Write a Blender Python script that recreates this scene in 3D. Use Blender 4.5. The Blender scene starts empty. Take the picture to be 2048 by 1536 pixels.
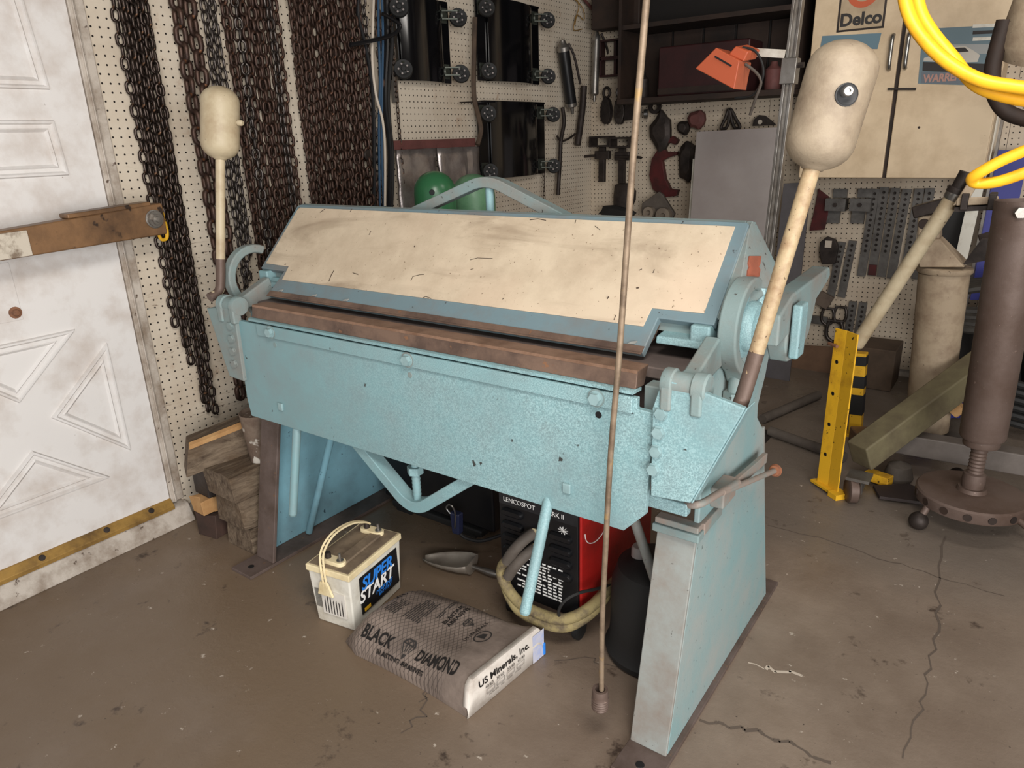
import bpy, math, random
from mathutils import Vector as V, Matrix
random.seed(7)
S = bpy.context.scene
COL = S.collection
# ---------------------------------------------------------------- camera
F_PX = 1422.5
PITCH, ROLL, YAW = .332112, .031975, -.631813
EYE = V((0, 0, 1.42))
_f = V((math.sin(YAW) * math.cos(PITCH), math.cos(YAW) * math.cos(PITCH), -math.sin(PITCH)))
_r = V((math.cos(YAW), -math.sin(YAW), 0)); _d = _f.cross(_r)
RT = _r * math.cos(ROLL) + _d * math.sin(ROLL)
DN = _d * math.cos(ROLL) - _r * math.sin(ROLL)
FW = _f
cam = bpy.data.cameras.new('camera'); cam.sensor_width = 36; cam.lens = F_PX / 2048 * 36
cam.clip_start = .02
co = bpy.data.objects.new('camera', cam); COL.objects.link(co)
m = Matrix((RT, -DN, -FW)).transposed().to_4x4(); m.translation = EYE
co.matrix_world = m; S.camera = co
# ---------------------------------------------------------------- light
S.view_settings.view_transform = 'Standard'; S.view_settings.look = 'None'
S.view_settings.gamma = 1; S.view_settings.use_curve_mapping = False
S.view_settings.exposure = 0.3
w = bpy.data.worlds.new('world'); S.world = w; w.use_nodes = True
w.node_tree.nodes['Background'].inputs[0].default_value = (.80, .88, 1, 1)
w.node_tree.nodes['Background'].inputs[1].default_value = .55
def area(name, loc, target, sx, sy, watts, col):
    l = bpy.data.lights.new(name, 'AREA'); l.shape = 'RECTANGLE'; l.size = sx; l.size_y = sy
    l.energy = watts; l.color = col
    o = bpy.data.objects.new(name, l); COL.objects.link(o); o.location = loc
    o.rotation_euler = (V(target) - V(loc)).to_track_quat('-Z', 'Y').to_euler(); return o
area('garage_door_daylight', (2.1, -1.05, 1.2), (-1.1, 2.0, .75), 3.0, 1.9, 150, (1, .975, .95))
area('overhead_key_light', (.1, .1, 2.44), (-1.0, 1.6, .7), .9, .45, 36, (1, .95, .89))  # key light added overhead, no fixture; shades under ledges, lifts the tan face
area('rear_fill_light', (.15, 2.7, 2.44), (-.5, 4.3, .8), 1.2, .3, 11, (1, .94, .87))  # unseen fill light added to brighten the back wall and cabinet
# ---------------------------------------------------------------- helpers
def ray(px, py): return RT * ((px - 1024) / F_PX) + DN * ((py - 768) / F_PX) + FW
def at(px, py, X=None, Y=None, Z=None):
    d = ray(px, py)
    t = (X - EYE.x) / d.x if X is not None else (Y - EYE.y) / d.y if Y is not None else (Z - EYE.z) / d.z
    return EYE + d * t
def dep(p): return (V(p) - EYE).dot(FW)
def pxm(n, p): return n * dep(p) / F_PX      # n pixels at point p, in metres
def frame(a):
    a = V(a).normalized(); t = V((0, 0, 1)) if abs(a.z) < .9 else V((1, 0, 0))
    u = a.cross(t).normalized(); return u, a.cross(u).normalized(), a
def smooth_path(pts, k=5, closed=False):
    pts = [V(p) for p in pts]; n = len(pts); out = []
    rng = range(n if closed else n - 1)
    for i in rng:
        g = lambda j: pts[j % n] if closed else pts[max(0, min(n - 1, j))]
        a, b, c, d = g(i - 1), g(i), g(i + 1), g(i + 2)
        for s in range(k):
            t = s / k
            out.append(.5 * ((2 * b) + (c - a) * t + (2 * a - 5 * b + 4 * c - d) * t * t + (3 * b - a - 3 * c + d) * t ** 3))
    if not closed: out.append(pts[-1])
    return out
class MB:
    def __init__(s): s.v = []; s.f = []
    def add(s, vs, fs):
        n = len(s.v); s.v += [tuple(p) for p in vs]; s.f += [tuple(i + n for i in f) for f in fs]; return s
    def hexa(s, p): return s.add(p, [(0, 3, 2, 1), (4, 5, 6, 7), (0, 1, 5, 4), (1, 2, 6, 5), (2, 3, 7, 6), (3, 0, 4, 7)])
    def box(s, a, b):
        x0, y0, z0 = a; x1, y1, z1 = b
        return s.hexa([(x0, y0, z0), (x1, y0, z0), (x1, y1, z0), (x0, y1, z0), (x0, y0, z1), (x1, y0, z1), (x1, y1, z1), (x0, y1, z1)])
    def obox(s, c, size, R=None):
        R = R or Matrix.Identity(3); c = V(c); x, y, z = [q / 2 for q in size]
        return s.hexa([c + R @ V(p) for p in [(-x, -y, -z), (x, -y, -z), (x, y, -z), (-x, y, -z), (-x, -y, z), (x, -y, z), (x, y, z), (-x, y, z)]])
    def bar(s, p0, p1, wu, wv, up=(0, 0, 1)):        # rectangular bar from p0 to p1
        p0, p1 = V(p0), V(p1); a = (p1 - p0).normalized(); u = a.cross(V(up)).normalized(); v = u.cross(a)
        q = [u * i * wu / 2 + v * j * wv / 2 for i, j in ((-1, -1), (1, -1), (1, 1), (-1, 1))]
        return s.hexa([p0 + k for k in q] + [p1 + k for k in q])
    def loft(s, rings, cap=True, closed=False):
        n = len(rings[0]); vs = [p for r in rings for p in r]; fs = []; m = len(rings)
        for i in range(m if closed else m - 1):
            for j in range(n):
                a, b = i * n + j, i * n + (j + 1) % n; c, d = ((i + 1) % m) * n + (j + 1) % n, ((i + 1) % m) * n + j
                fs.append((a, b, c, d))
        if cap and not closed: fs += [tuple(range(n))[::-1], tuple(range((m - 1) * n, m * n))]
        return s.add(vs, fs)
    def lathe(s, prof, o, axis=(0, 0, 1), n=20, cap=True):
        u, v, a = frame(axis); o = V(o)
        return s.loft([[o + a * h + (u * math.cos(2 * math.pi * k / n) + v * math.sin(2 * math.pi * k / n)) * max(r, 1e-5) for k in range(n)] for r, h in prof], cap)
    def cyl(s, p0, p1, r0, r1=None, n=16):
        p0, p1 = V(p0), V(p1); return s.lathe([(r0, 0), (r0 if r1 is None else r1, (p1 - p0).length)], p0, p1 - p0, n)
    def hexbolt(s, p, axis, r, h): return s.lathe([(r, 0), (r, h)], p, axis, 6)
    def tube(s, pts, r, n=8, k=5, closed=False, cap=True):
        pts = smooth_path(pts, k, closed) if k else [V(p) for p in pts]; m = len(pts); rings = []; u = None
        for i, p in enumerate(pts):
            t = (pts[(i + 1) % m] - pts[i - 1]) if closed else (pts[min(m - 1, i + 1)] - pts[max(0, i - 1)])
            t.normalize()
            if u is None: u, _, _ = frame(t)
            u = (u - t * u.dot(t)).normalized(); v = t.cross(u)
            rr = r(i / (m - 1)) if callable(r) else r
            rings.append([p + (u * math.cos(2 * math.pi * q / n) + v * math.sin(2 * math.pi * q / n)) * rr for q in range(n)])
        return s.loft(rings, cap, closed)
    def prism(s, poly, o, u, v, d0, d1):             # polygon (a,b) in the plane o,u,v ; thickness d0..d1 along u x v
        o, u, v = V(o), V(u), V(v); w = u.cross(v).normalized(); n = len(poly)
        vs = [o + u * a + v * b + w * d0 for a, b in poly] + [o + u * a + v * b + w * d1 for a, b in poly]
        fs = [tuple(range(n))[::-1], tuple(range(n, 2 * n))] + [(i, (i + 1) % n, n + (i + 1) % n, n + i) for i in range(n)]
        return s.add(vs, fs)
    def sphere(s, c, r, n=14):
        k = n // 2; return s.lathe([(r * math.sin(math.pi * i / k), -r * math.cos(math.pi * i / k)) for i in range(k + 1)], c, (0, 0, 1), n)
    def mesh(s, name):
        me = bpy.data.meshes.new(name); me.from_pydata(s.v, [], s.f); me.update(); return me
    def build(s, name, mat, parent=None, bevel=0, ang=38, flat=False):
        import bmesh
        me = s.mesh(name); bm = bmesh.new(); bm.from_mesh(me)
        bmesh.ops.recalc_face_normals(bm, faces=bm.faces); bm.to_mesh(me); bm.free()
        me.materials.append(mat)
        if not flat:
            me.polygons.foreach_set('use_smooth', [True] * len(me.polygons)); me.set_sharp_from_angle(angle=math.radians(ang))
        o = bpy.data.objects.new(name, me); COL.objects.link(o)
        if parent is not None: adopt(o, parent)
        if bevel:
            b = o.modifiers.new('bevel', 'BEVEL'); b.width = bevel; b.segments = 2; b.limit_method = 'ANGLE'; b.angle_limit = math.radians(40); b.harden_normals = True
        return o
def adopt(o, parent):
    o.parent = parent
    if parent.type == 'EMPTY': o.matrix_parent_inverse = Matrix.Translation(-parent.location)
    return o
def tag(o, label, cat, group=None, kind=None):
    if label: o['label'] = label
    if cat: o['category'] = cat
    if group: o['group'] = group
    if kind: o['kind'] = kind
    return o
def thing(name, loc, label, cat, group=None):
    o = bpy.data.objects.new(name, None); COL.objects.link(o); o.location = loc; o.empty_display_size = .05
    return tag(o, label, cat, group)
def struct(o): o['kind'] = 'structure'; return o
# ---------------------------------------------------------------- materials
def srgb(r, g, b): return tuple(((c / 255) / 12.92 if c / 255 <= .04045 else ((c / 255 + .055) / 1.055) ** 2.4) for c in (r, g, b)) + (1,)
class NT:
    def __init__(s, name):
        s.m = bpy.data.materials.new(name); s.m.use_nodes = True; s.t = s.m.node_tree; s.b = s.t.nodes['Principled BSDF']
        s.co = s.t.nodes.new('ShaderNodeTexCoord').outputs['Object']
    def n(s, kind, **k):
        nd = s.t.nodes.new('ShaderNode' + kind)
        for a, b in k.items(): setattr(nd, a, b)
        return nd
    def l(s, a, b): s.t.links.new(a, b)
    def put(s, sock, v):
        if hasattr(v, 'is_linked') or hasattr(v, 'links'): s.l(v, sock)
        else: sock.default_value = v
    def math(s, op, a, b=0, c=0):
        nd = s.n('Math', operation=op); s.put(nd.inputs[0], a); s.put(nd.inputs[1], b); s.put(nd.inputs[2], c); return nd.outputs[0]
    def noise(s, scale, detail=4, rough=.6, vec=None, dist=0):
        nd = s.n('TexNoise'); nd.inputs['Scale'].default_value = scale; nd.inputs['Detail'].default_value = detail
        nd.inputs['Roughness'].default_value = rough; nd.inputs['Distortion'].default_value = dist; s.l(vec or s.co, nd.inputs['Vector']); return nd.outputs['Fac']
    def ramp(s, fac, a, b):
        nd = s.n('MapRange'); s.put(nd.inputs[0], fac); nd.inputs[1].default_value = a; nd.inputs[2].default_value = b; return nd.outputs[0]
    def mix(s, fac, a, b):
        nd = s.n('Mix', data_type='RGBA'); s.put(nd.inputs[0], fac); s.put(nd.inputs[6], a); s.put(nd.inputs[7], b); return nd.outputs[2]
    def mapv(s, scale, rot=(0, 0, 0), loc=(0, 0, 0)):
        nd = s.n('Mapping'); s.l(s.co, nd.inputs[0]); nd.inputs[1].default_value = loc; nd.inputs[2].default_value = rot; nd.inputs[3].default_value = scale; return nd.outputs[0]
    def xyz(s, vec=None):
        nd = s.n('SeparateXYZ'); s.l(vec or s.co, nd.inputs[0]); return nd.outputs
    def bump(s, h, strength=.3, dist=.003):
        nd = s.n('Bump'); nd.inputs['Strength'].default_value = strength; nd.inputs['Distance'].default_value = dist
        s.l(h, nd.inputs['Height']); s.l(nd.outputs[0], s.b.inputs['Normal'])
    def fin(s, col, rough=.6, metal=0, spec=.5):
        s.put(s.b.inputs['Base Color'], col); s.put(s.b.inputs['Roughness'], rough); s.b.inputs['Metallic'].default_value = metal
        s.b.inputs['Specular IOR Level'].default_value = spec; return s.m
def worn(name, base, dirt, sc=6, amt=(.45, .75), rough=.55, metal=0, speck=None, spsc=70, spth=.66, bump=.25, bsc=40, spec=.4, light=None):
    t = NT(name); c = t.mix(t.ramp(t.noise(sc, 6, .65), *amt), base, dirt)
    if light: c = t.mix(t.ramp(t.noise(sc * 2.3, 5, .7), .55, .75), c, light)
    if speck: c = t.mix(t.ramp(t.noise(spsc, 3, .6), spth, spth + .05), c, speck)
    h = t.noise(bsc, 5, .7)
    if bump: t.bump(h, bump)
    return t.fin(c, rough, metal, spec)
def plain(name, col, rough=.5, metal=0, spec=.5): return NT(name).fin(col, rough, metal, spec)
C = srgb
def teal_mat(name, base, dirt, light, dark, x0=-1.75, x1=-.75):
    t = NT(name); q = t.xyz(); big = t.noise(3, 5, .6); fine = t.noise(330, 3, .65); mid = t.noise(9, 6, .7)
    c = t.mix(t.ramp(mid, .38, .78), base, dirt)
    wear = t.math('MULTIPLY', t.ramp(big, .30, .60), t.ramp(q[0], x0, x1))
    c = t.mix(t.math('MULTIPLY', t.math('MULTIPLY', t.ramp(fine, .42, .62), .8), wear), c, light)
    c = t.mix(t.math('MULTIPLY', t.ramp(t.noise(210, 4, .6), .58, .68), t.math('MULTIPLY', wear, .7)), c, dark)
    c = t.mix(t.ramp(t.noise(30, 3, .5), .73, .76), c, C(58, 60, 58))
    t.bump(fine, .15, .001); return t.fin(c, .48, 0, .4)
teal = teal_mat('teal_paint', C(118, 152, 156), C(121, 139, 141), C(164, 196, 199), C(102, 122, 122))
teal_side = worn('dusted_teal_paint', C(128, 156, 157), C(152, 156, 152), 4, (.40, .68), .6, 0, C(96, 108, 106), 60, .66, .25, 90)
dustbrown = worn('brown_dusted_paint', C(140, 126, 116), C(116, 132, 130), 12, (.45, .7), .7)
teal_hi = worn('clean_teal_paint', C(140, 166, 168), C(120, 144, 146), 20, (.4, .7), .4)
teal_dust = worn('dusty_teal_paint', C(120, 138, 137), C(128, 122, 115), 7, (.42, .72), .65, 0, C(66, 62, 58), 60, .68, .3, 90)
teal_deep = worn('blue_teal_paint', C(122, 168, 182), C(106, 136, 146), 4, (.45, .75), .5, 0, C(40, 60, 70), 40, .68)
edge_blue = worn('greyblue_paint', C(104, 124, 130), C(112, 108, 104), 5, (.45, .75), .6, 0, C(60, 60, 60), 60, .70)
def tan_mat():
    t = NT('worn_tan_paint'); c = t.mix(t.ramp(t.noise(6, 7, .7), .40, .74), C(200, 184, 160), C(172, 154, 131))
    c = t.mix(t.math('MULTIPLY', t.ramp(t.noise(1, 5, .6, t.mapv((2.2, 9, 9)), .8), .52, .72), .7), c, C(134, 116, 96))
    c = t.mix(t.ramp(t.noise(1.1, 4), .5, .7), c, C(206, 184, 160))
    c = t.mix(t.ramp(t.noise(40, 3, .5), .72, .75), c, C(84, 70, 58)); c = t.mix(t.ramp(t.noise(120, 3, .6), .68, .72), c, C(118, 98, 78))
    t.bump(t.noise(60, 4), .12, .002); return t.fin(c, .5, 0, .4)
tan = tan_mat()
grime = worn('grimy_steel', C(104, 90, 84), C(84, 70, 62), 9, (.4, .65), .6, .2, C(116, 92, 74), 40, .66)
rustbar = worn('rust_brown_steel', C(120, 98, 84), C(86, 70, 62), 10, (.4, .65), .5, .3, C(136, 98, 72), 40, .66)
legface = worn('grey_dusted_paint', C(138, 142, 138), C(124, 112, 102), 7, (.4, .7), .65, 0, C(70, 62, 56), 50, .69)
cream = worn('cream_paint', C(182, 168, 140), C(152, 132, 104), 8, (.45, .72), .5, 0, C(72, 56, 40), 60, .70)
cream_dusty = worn('dusty_cream_paint', C(168, 150, 126), C(134, 114, 94), 12, (.42, .7), .65, 0, C(70, 56, 44), 70, .69, .4)
chainm = worn('dark_oiled_steel', C(74, 64, 58), C(46, 36, 32), 18, (.4, .65), .38, .75, C(110, 82, 62), 60, .62)
chainr = worn('rusted_chain_steel', C(80, 60, 50), C(54, 40, 35), 14, (.4, .65), .5, .55, C(112, 74, 50), 30, .68)
chaing = worn('grey_chain_steel', C(92, 86, 82), C(58, 50, 46), 20, (.4, .65), .38, .75)
steel = worn('bright_steel', C(170, 168, 164), C(120, 116, 110), 20, (.4, .7), .3, .9, bump=.1)
galv = worn('galvanized_steel', C(150, 146, 140), C(112, 104, 96), 10, (.4, .7), .38, .8, bump=.1)
iron = worn('dark_iron', C(62, 54, 50), C(42, 36, 33), 14, (.4, .65), .55, .5)
ironred = worn('dull_red_iron', C(86, 34, 34), C(58, 30, 28), 10, (.4, .65), .5, .2)
black = worn('black_paint', C(22, 22, 24), C(34, 32, 30), 8, (.5, .8), .35, 0, bump=.05)
gloss = plain('gloss_black_enamel', C(12, 12, 14), .12, 0, .6)
rubber = plain('black_rubber', C(24, 23, 22), .7)
red = worn('red_paint', C(176, 34, 30), C(120, 30, 26), 6, (.5, .8), .4)
darkred = worn('dark_red_panel', C(54, 26, 26), C(38, 22, 22), 6, (.4, .7), .5)
yellow = worn('yellow_paint', C(226, 174, 40), C(170, 120, 36), 9, (.5, .78), .5, 0, C(70, 52, 26), 50, .66)
hosey = worn('yellow_hose_rubber', C(240, 178, 38), C(206, 138, 30), 12, (.5, .8), .42, bump=.05)
orange = worn('orange_enamel', C(188, 92, 60), C(164, 78, 52), 8, (.5, .8), .4, bump=.05)
def grain(name, a, b, c3, sc=(45, 5, 30), bump=.9):
    t = NT(name); g = t.noise(1, 6, .7, t.mapv(sc), .6); c = t.mix(t.ramp(g, .36, .64), a, b); c = t.mix(t.ramp(t.noise(7, 5, .6), .5, .72), c, c3)
    t.bump(g, bump, .008); return t.fin(c, .85, 0, .3)
oldwood = grain('weathered_timber', C(124, 108, 90), C(72, 58, 46), C(94, 76, 58))
newwood = worn('fresh_pine', C(186, 146, 98), C(158, 116, 72), 12, (.4, .7), .75)
brownwood = worn('stained_beam', C(126, 94, 64), C(78, 58, 42), 5, (.42, .68), .45, .1, C(48, 36, 28), 16, .62)
olive = worn('olive_paint', C(112, 104, 78), C(84, 74, 58), 6, (.4, .7), .6)
brownpipe = worn('brown_rusted_pipe', C(104, 88, 80), C(86, 68, 58), 6, (.4, .7), .55, .25, C(130, 110, 100), 80, .68)
capsm = worn('scuffed_beige_paint', C(146, 132, 112), C(118, 103, 86), 14, (.42, .7), .6, 0, C(62, 50, 40), 60, .71, .4)
splitwood = None
greysheet = worn('grey_sheet', C(150, 142, 138), C(134, 124, 120), 2, (.4, .7), .55, bump=.03)
greybar = worn('grey_zinc_bar', C(116, 113, 109), C(88, 84, 80), 16, (.4, .7), .42, .6)
green = plain('green_cylinder_paint', C(58, 116, 76), .3)
green2 = worn('pale_green_paint', C(104, 148, 112), C(80, 120, 90), 10, (.45, .7), .4)
whitepl = worn('white_plastic', C(212, 208, 196), C(168, 158, 138), 9, (.5, .78), .5)
lidm = worn('dusty_battery_lid', C(128, 112, 92), C(96, 82, 68), 14, (.4, .65), .8)
creampl = worn('ivory_plastic', C(226, 210, 170), C(190, 168, 124), 12, (.5, .78), .5)
doorw = worn('white_door_paint', C(216, 212, 208), C(186, 174, 164), 5, (.46, .74), .45, 0, C(120, 104, 90), 60, .74, .1)
trimw = worn('grubby_trim_paint', C(186, 176, 164), C(130, 114, 98), 8, (.42, .66), .6, 0, C(86, 70, 58), 30, .66, .5)
shelfm = worn('dark_brown_board', C(50, 36, 28), C(32, 24, 20), 6, (.4, .7), .7)
foil = worn('crinkled_foil', C(176, 168, 164), C(140, 130, 126), 12, (.4, .7), .32, .75, bump=1, bsc=18)
maroon = worn('maroon_strip', C(104, 62, 58), C(84, 50, 46), 12, (.4, .7), .7)
blue = plain('blue_board', C(40, 44, 128), .5)
bluepr = plain('blue_print', C(44, 128, 220), .5)
whitepr = plain('white_print', C(232, 230, 226), .5)
blackpr = plain('black_print', C(16, 16, 18), .55)
inkgrey = plain('faded_black_print', C(46, 42, 40), .7)
clearish = plain('pale_label', C(206, 200, 190), .5)
hosed = worn('dark_hose', C(58, 54, 48), C(40, 36, 32), 20, (.4, .7), .6)
cablem = worn('dirty_yellow_cable', C(142, 128, 88), C(96, 84, 66), 22, (.45, .62), .75, bump=.6)
greyrub = worn('grey_rubber_sleeve', C(92, 84, 76), C(72, 64, 58), 12, (.4, .7), .7)
bluecab = plain('blue_cable', C(40, 70, 96), .5)
whitecab = plain('white_cord', C(196, 184, 168), .55)
rusty = worn('orange_rust', C(138, 96, 70), C(108, 76, 58), 30, (.4, .65), .85, .1, bump=.8)
blotch = worn('white_splashed_rust', C(120, 104, 90), C(90, 72, 60), 12, (.4, .65), .8, 0, C(206, 198, 186), 14, .56, .5)
brass = worn('brass_strip', C(168, 132, 70), C(110, 84, 50), 8, (.42, .66), .5, .4)
lampglass = plain('dark_socket', C(20, 16, 14), .5)
def peg_mat(name, ax, rot, phase, base, dirt, streak):
    t = NT(name); p = .02867
    mp = t.mapv((1, 1, 1), rot, (0, 0, 0)); q = t.xyz(mp); a = q[ax]; b = q[2]
    fa = t.math('SUBTRACT', t.math('FRACT', t.math('DIVIDE', t.math('SUBTRACT', a, phase[0] - p / 2), p)), .5)
    fb = t.math('SUBTRACT', t.math('FRACT', t.math('DIVIDE', t.math('SUBTRACT', b, phase[1] - p / 2), p)), .5)
    d = t.math('SQRT', t.math('ADD', t.math('MULTIPLY', fa, fa), t.math('MULTIPLY', fb, fb)))
    hole = t.ramp(d, .125, .10)
    c = t.mix(t.ramp(t.noise(3, 6, .65), .42, .75), base, dirt)
    if streak:
        n2 = t.noise(1, 6, .7, t.mapv((9, 14, 120)), 1.2)
        zz = q[2]; band = t.math('MULTIPLY', t.ramp(zz, 1.55, .9), t.ramp(t.noise(5, 3), .42, .62))
        c = t.mix(t.math('MULTIPLY', t.ramp(n2, .58, .66), band), c, C(92, 70, 54))
        c = t.mix(t.math('MULTIPLY', t.ramp(t.noise(9, 5, .7), .6, .72), .5), c, C(150, 112, 84))
    c = t.mix(hole, c, C(26, 20, 16)); t.bump(t.math('SUBTRACT', 1, hole), .8, .004)
    return t.fin(c, .7, 0, .3)
pegL = peg_mat('cream_pegboard', 1, (0, 0, 0), (1.3046, 1.8664), C(200, 188, 170), C(178, 162, 142), True)
pegB = peg_mat('shaded_pegboard', 0, (0, math.radians(2.0), 0), (0, 0), C(196, 182, 162), C(170, 152, 132), False)
def floor_mat():
    t = NT('stained_concrete'); q = t.xyz()
    c = t.mix(t.ramp(t.noise(2.2, 7, .65), .35, .7), C(138, 123, 109), C(110, 95, 82))
    c = t.mix(t.ramp(t.noise(.9, 6, .6), .5, .66), c, C(116, 101, 88))
    far = t.ramp(t.math('ADD', t.math('ADD', q[1], t.math('MULTIPLY', q[0], -.1)), t.math('MULTIPLY', t.noise(2, 4), .5)), 2.55, 2.8)
    c = t.mix(t.math('MULTIPLY', far, .6), c, C(110, 102, 94))
    left = t.math('MULTIPLY', t.ramp(q[0], -.75, -1.35), t.ramp(t.noise(1.6, 5), .22, .5))
    c = t.mix(t.math('MULTIPLY', left, .85), c, C(116, 98, 79))
    c = t.mix(t.ramp(t.noise(7, 5, .7), .62, .7), c, C(74, 62, 54))
    c = t.mix(t.ramp(t.noise(22, 4, .7), .66, .72), c, C(190, 178, 164))
    c = t.mix(t.ramp(t.noise(60, 3, .7), .68, .74), c, C(62, 54, 48))
    h = t.noise(30, 6, .75); t.bump(h, .35, .004)
    return t.fin(c, t.ramp(t.noise(3, 4), .2, 1.1), 0, .35)
floorm = floor_mat()
def bag_mat():
    t = NT('woven_bag_print'); q = t.xyz()
    def lines(ang, p):
        c_, s_ = math.cos(ang), math.sin(ang)
        d = t.math('ADD', t.math('MULTIPLY', q[0], c_), t.math('MULTIPLY', q[1], s_))
        f = t.math('ABSOLUTE', t.math('SUBTRACT', t.math('FRACT', t.math('DIVIDE', d, p)), .5)); return t.ramp(f, .10, .05)
    g = t.math('MAXIMUM', lines(.62, .0125), lines(-.62, .0125))
    msk = t.math('MULTIPLY', g, t.math('MULTIPLY', t.ramp(q[0], -1.065, -1.085), .75))
    c = t.mix(t.ramp(t.noise(9, 5), .4, .7), C(132, 118, 108), C(104, 92, 84))
    c = t.mix(msk, c, C(66, 58, 54)); t.bump(t.noise(14, 4), .5, .008)
    return t.fin(c, .6, 0, .3)
bagm = bag_mat()
baglab = worn('white_bag_label', C(216, 208, 198), C(176, 164, 152), 14, (.45, .7), .55)
# ---------------------------------------------------------------- text and small shared builders
def text_mesh(body, size, thick=.0004, shear=0, bold=0):
    cu = bpy.data.curves.new('lettering', 'FONT'); cu.body = body; cu.size = size; cu.extrude = thick; cu.shear = shear; cu.offset = bold
    cu.align_x = 'CENTER'; cu.align_y = 'CENTER'; cu.resolution_u = 3
    o = bpy.data.objects.new('lettering', cu); COL.objects.link(o); bpy.context.view_layer.update()
    me = bpy.data.meshes.new_from_object(o.evaluated_get(bpy.context.evaluated_depsgraph_get()))
    bpy.data.objects.remove(o); bpy.data.curves.remove(cu); me.name = 'lettering'; return me
def text(body, size, o, u, v, mat, parent, name='lettering', fn=None, sx=1, shear=0, bold=0):
    me = text_mesh(body, size, .0004, shear, bold); o, u, v = V(o), V(u).normalized(), V(v).normalized(); w = u.cross(v)
    for p in me.vertices:
        q = p.co.copy(); p.co = fn(q.x * sx, q.y, q.z) if fn else o + u * q.x * sx + v * q.y + w * (q.z + .0005)
    me.materials.clear(); me.materials.append(mat)
    ob = bpy.data.objects.new(name, me); COL.objects.link(ob); adopt(ob, parent); return ob
def dup(root, loc, label, group=None):
    r = root.copy(); COL.objects.link(r); r.location = loc; r['label'] = label
    if group: r['group'] = group
    for ch in root.children:
        c = ch.copy(); COL.objects.link(c); c.parent = r
        for g in ch.children: d = g.copy(); COL.objects.link(d); d.parent = c
    return r
X_, Y_, Z_ = V((1, 0, 0)), V((0, 1, 0)), V((0, 0, 1))
# ================================================================ the setting
WX, WY = -2.618, 4.615
fl = struct(MB().box((-2.75, -2.6, -.08), (2.5, 4.75, 0)).build('floor', floorm))
wl = struct(MB().box((-2.75, -2.6, 0), (-2.635, 4.75, 2.6)).build('wall_left', trimw))
for y0, y1 in ((1.288, 2.507), (2.509, 3.72), (3.722, WY)):
    MB().box((-2.634, y0, .05), (WX, y1, 2.45)).build('pegboard_panel', pegL, wl)
wb = struct(MB().box((-2.75, WY + .018, 0), (2.5, 4.75, 2.6)).build('wall_back', trimw))
for x0, x1 in ((WX, -1.4), (-1.398, -.18), (-.178, 1.04), (1.042, 2.4)):
    MB().box((x0, WY, .05), (x1, WY + .0175, 2.45)).build('pegboard_panel', pegB, wb)
wr = struct(MB().box((2.4, 1.2, 0), (2.5, 4.75, 2.6)).build('wall_right', oldwood))
ce = struct(MB().box((-2.75, -2.6, 2.6), (2.5, 4.75, 2.7)).build('ceiling', shelfm))
for k in range(6): MB().box((-2.63, -1.9 + k * 1.2, 2.46), (2.4, -1.86 + k * 1.2, 2.599)).build('joist', oldwood, ce)
# cracks in the slab, recessed dark ribbons
def ribbon(pts, w0):
    m_ = MB(); pts = [at(x, y, Z=.0006) for x, y in pts]
    p = []
    for i in range(len(pts) - 1):
        for s in range(5):
            a = pts[i].lerp(pts[i + 1], s / 5); a.x += random.uniform(-.012, .012); a.y += random.uniform(-.012, .012); p.append(a)
    for i in range(len(p) - 1):
        t = (p[i + 1] - p[i]).normalized(); n = V((-t.y, t.x, 0)); wa = w0 * random.uniform(.5, 1.3); 
        m_.add([p[i] - n * wa, p[i] + n * wa, p[i + 1] + n * wa, p[i + 1] - n * wa], [(0, 1, 2, 3)])
    return m_
crackm = plain('crack_filler', C(92, 80, 70), .9)
palem = plain('pale_mortar', C(186, 172, 156), .9)
for pts, w_, mt in (([(1405, 1437), (1470, 1455), (1540, 1470), (1610, 1500), (1680, 1536)], .0045, crackm),
                    ([(1890, 1075), (1868, 1180), (1880, 1260), (1850, 1350), (1835, 1440), (1800, 1536)], .003, crackm),
                    ([(845, 1400), (862, 1370), (848, 1430), (790, 1470)], .0016, crackm), ([(1110, 1320), (1180, 1318), (1240, 1340)], .0016, crackm),
                    ([(1500, 1330), (1560, 1342), (1620, 1356)], .004, palem), ([(1540, 1050), (1640, 1075), (1760, 1115), (1870, 1150), (2040, 1205)], .002, crackm)):
    ribbon(pts, w_).build('crack', mt, fl, flat=True)
# door in the left wall
dr = struct(MB().box((-2.634, .40, .105), (-2.606, 1.236, 2.12)).build('door_1', doorw, bevel=.002))
FX = -2.606
def moulding(poly, w1=.026):
    """raised frame moulding following a polygon of (y,z) on the door face"""
    n = len(poly); cy = sum(p[0] for p in poly) / n; cz = sum(p[1] for p in poly) / n
    def inset(d):
        out = []
        for i in range(n):
            a, b, c = V(poly[i - 1]), V(poly[i]), V(poly[(i + 1) % n]); e1 = (b - a).normalized(); e2 = (c - b).normalized()
            n1 = V((-e1.y, e1.x)); n2 = V((-e2.y, e2.x))
            if n1.dot(V((cy, cz)) - b) < 0: n1 = -n1
            if n2.dot(V((cy, cz)) - b) < 0: n2 = -n2
            bis = (n1 + n2).normalized(); out.append(b + bis * d / max(.25, bis.dot(n1)))
        return out
    rings = [[(FX + h, p.x, p.y) for p in inset(d)] for d, h in ((0, 0), (.003, .010), (.009, .011), (.014, .004), (.024, .004), (.028, .0085), (.036, .0))]
    m_ = MB(); m_.loft(rings, cap=False); return m_
for poly in ([(.52, 1.61), (1.13, 1.61), (1.10, 2.0), (.55, 2.0)], [(.51, 1.35), (1.13, 1.35), (1.12, 1.52), (.52, 1.52)],
             [(.60, .85), (.82, .65), (1.04, .85)], [(1.13, .78), (.90, .57), (1.13, .36)], [(.82, .48), (1.04, .29), (.60, .29)], [(.51, .78), (.74, .57), (.51, .36)]):
    moulding(poly).build('panel_moulding', doorw, dr, ang=20)
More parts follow.
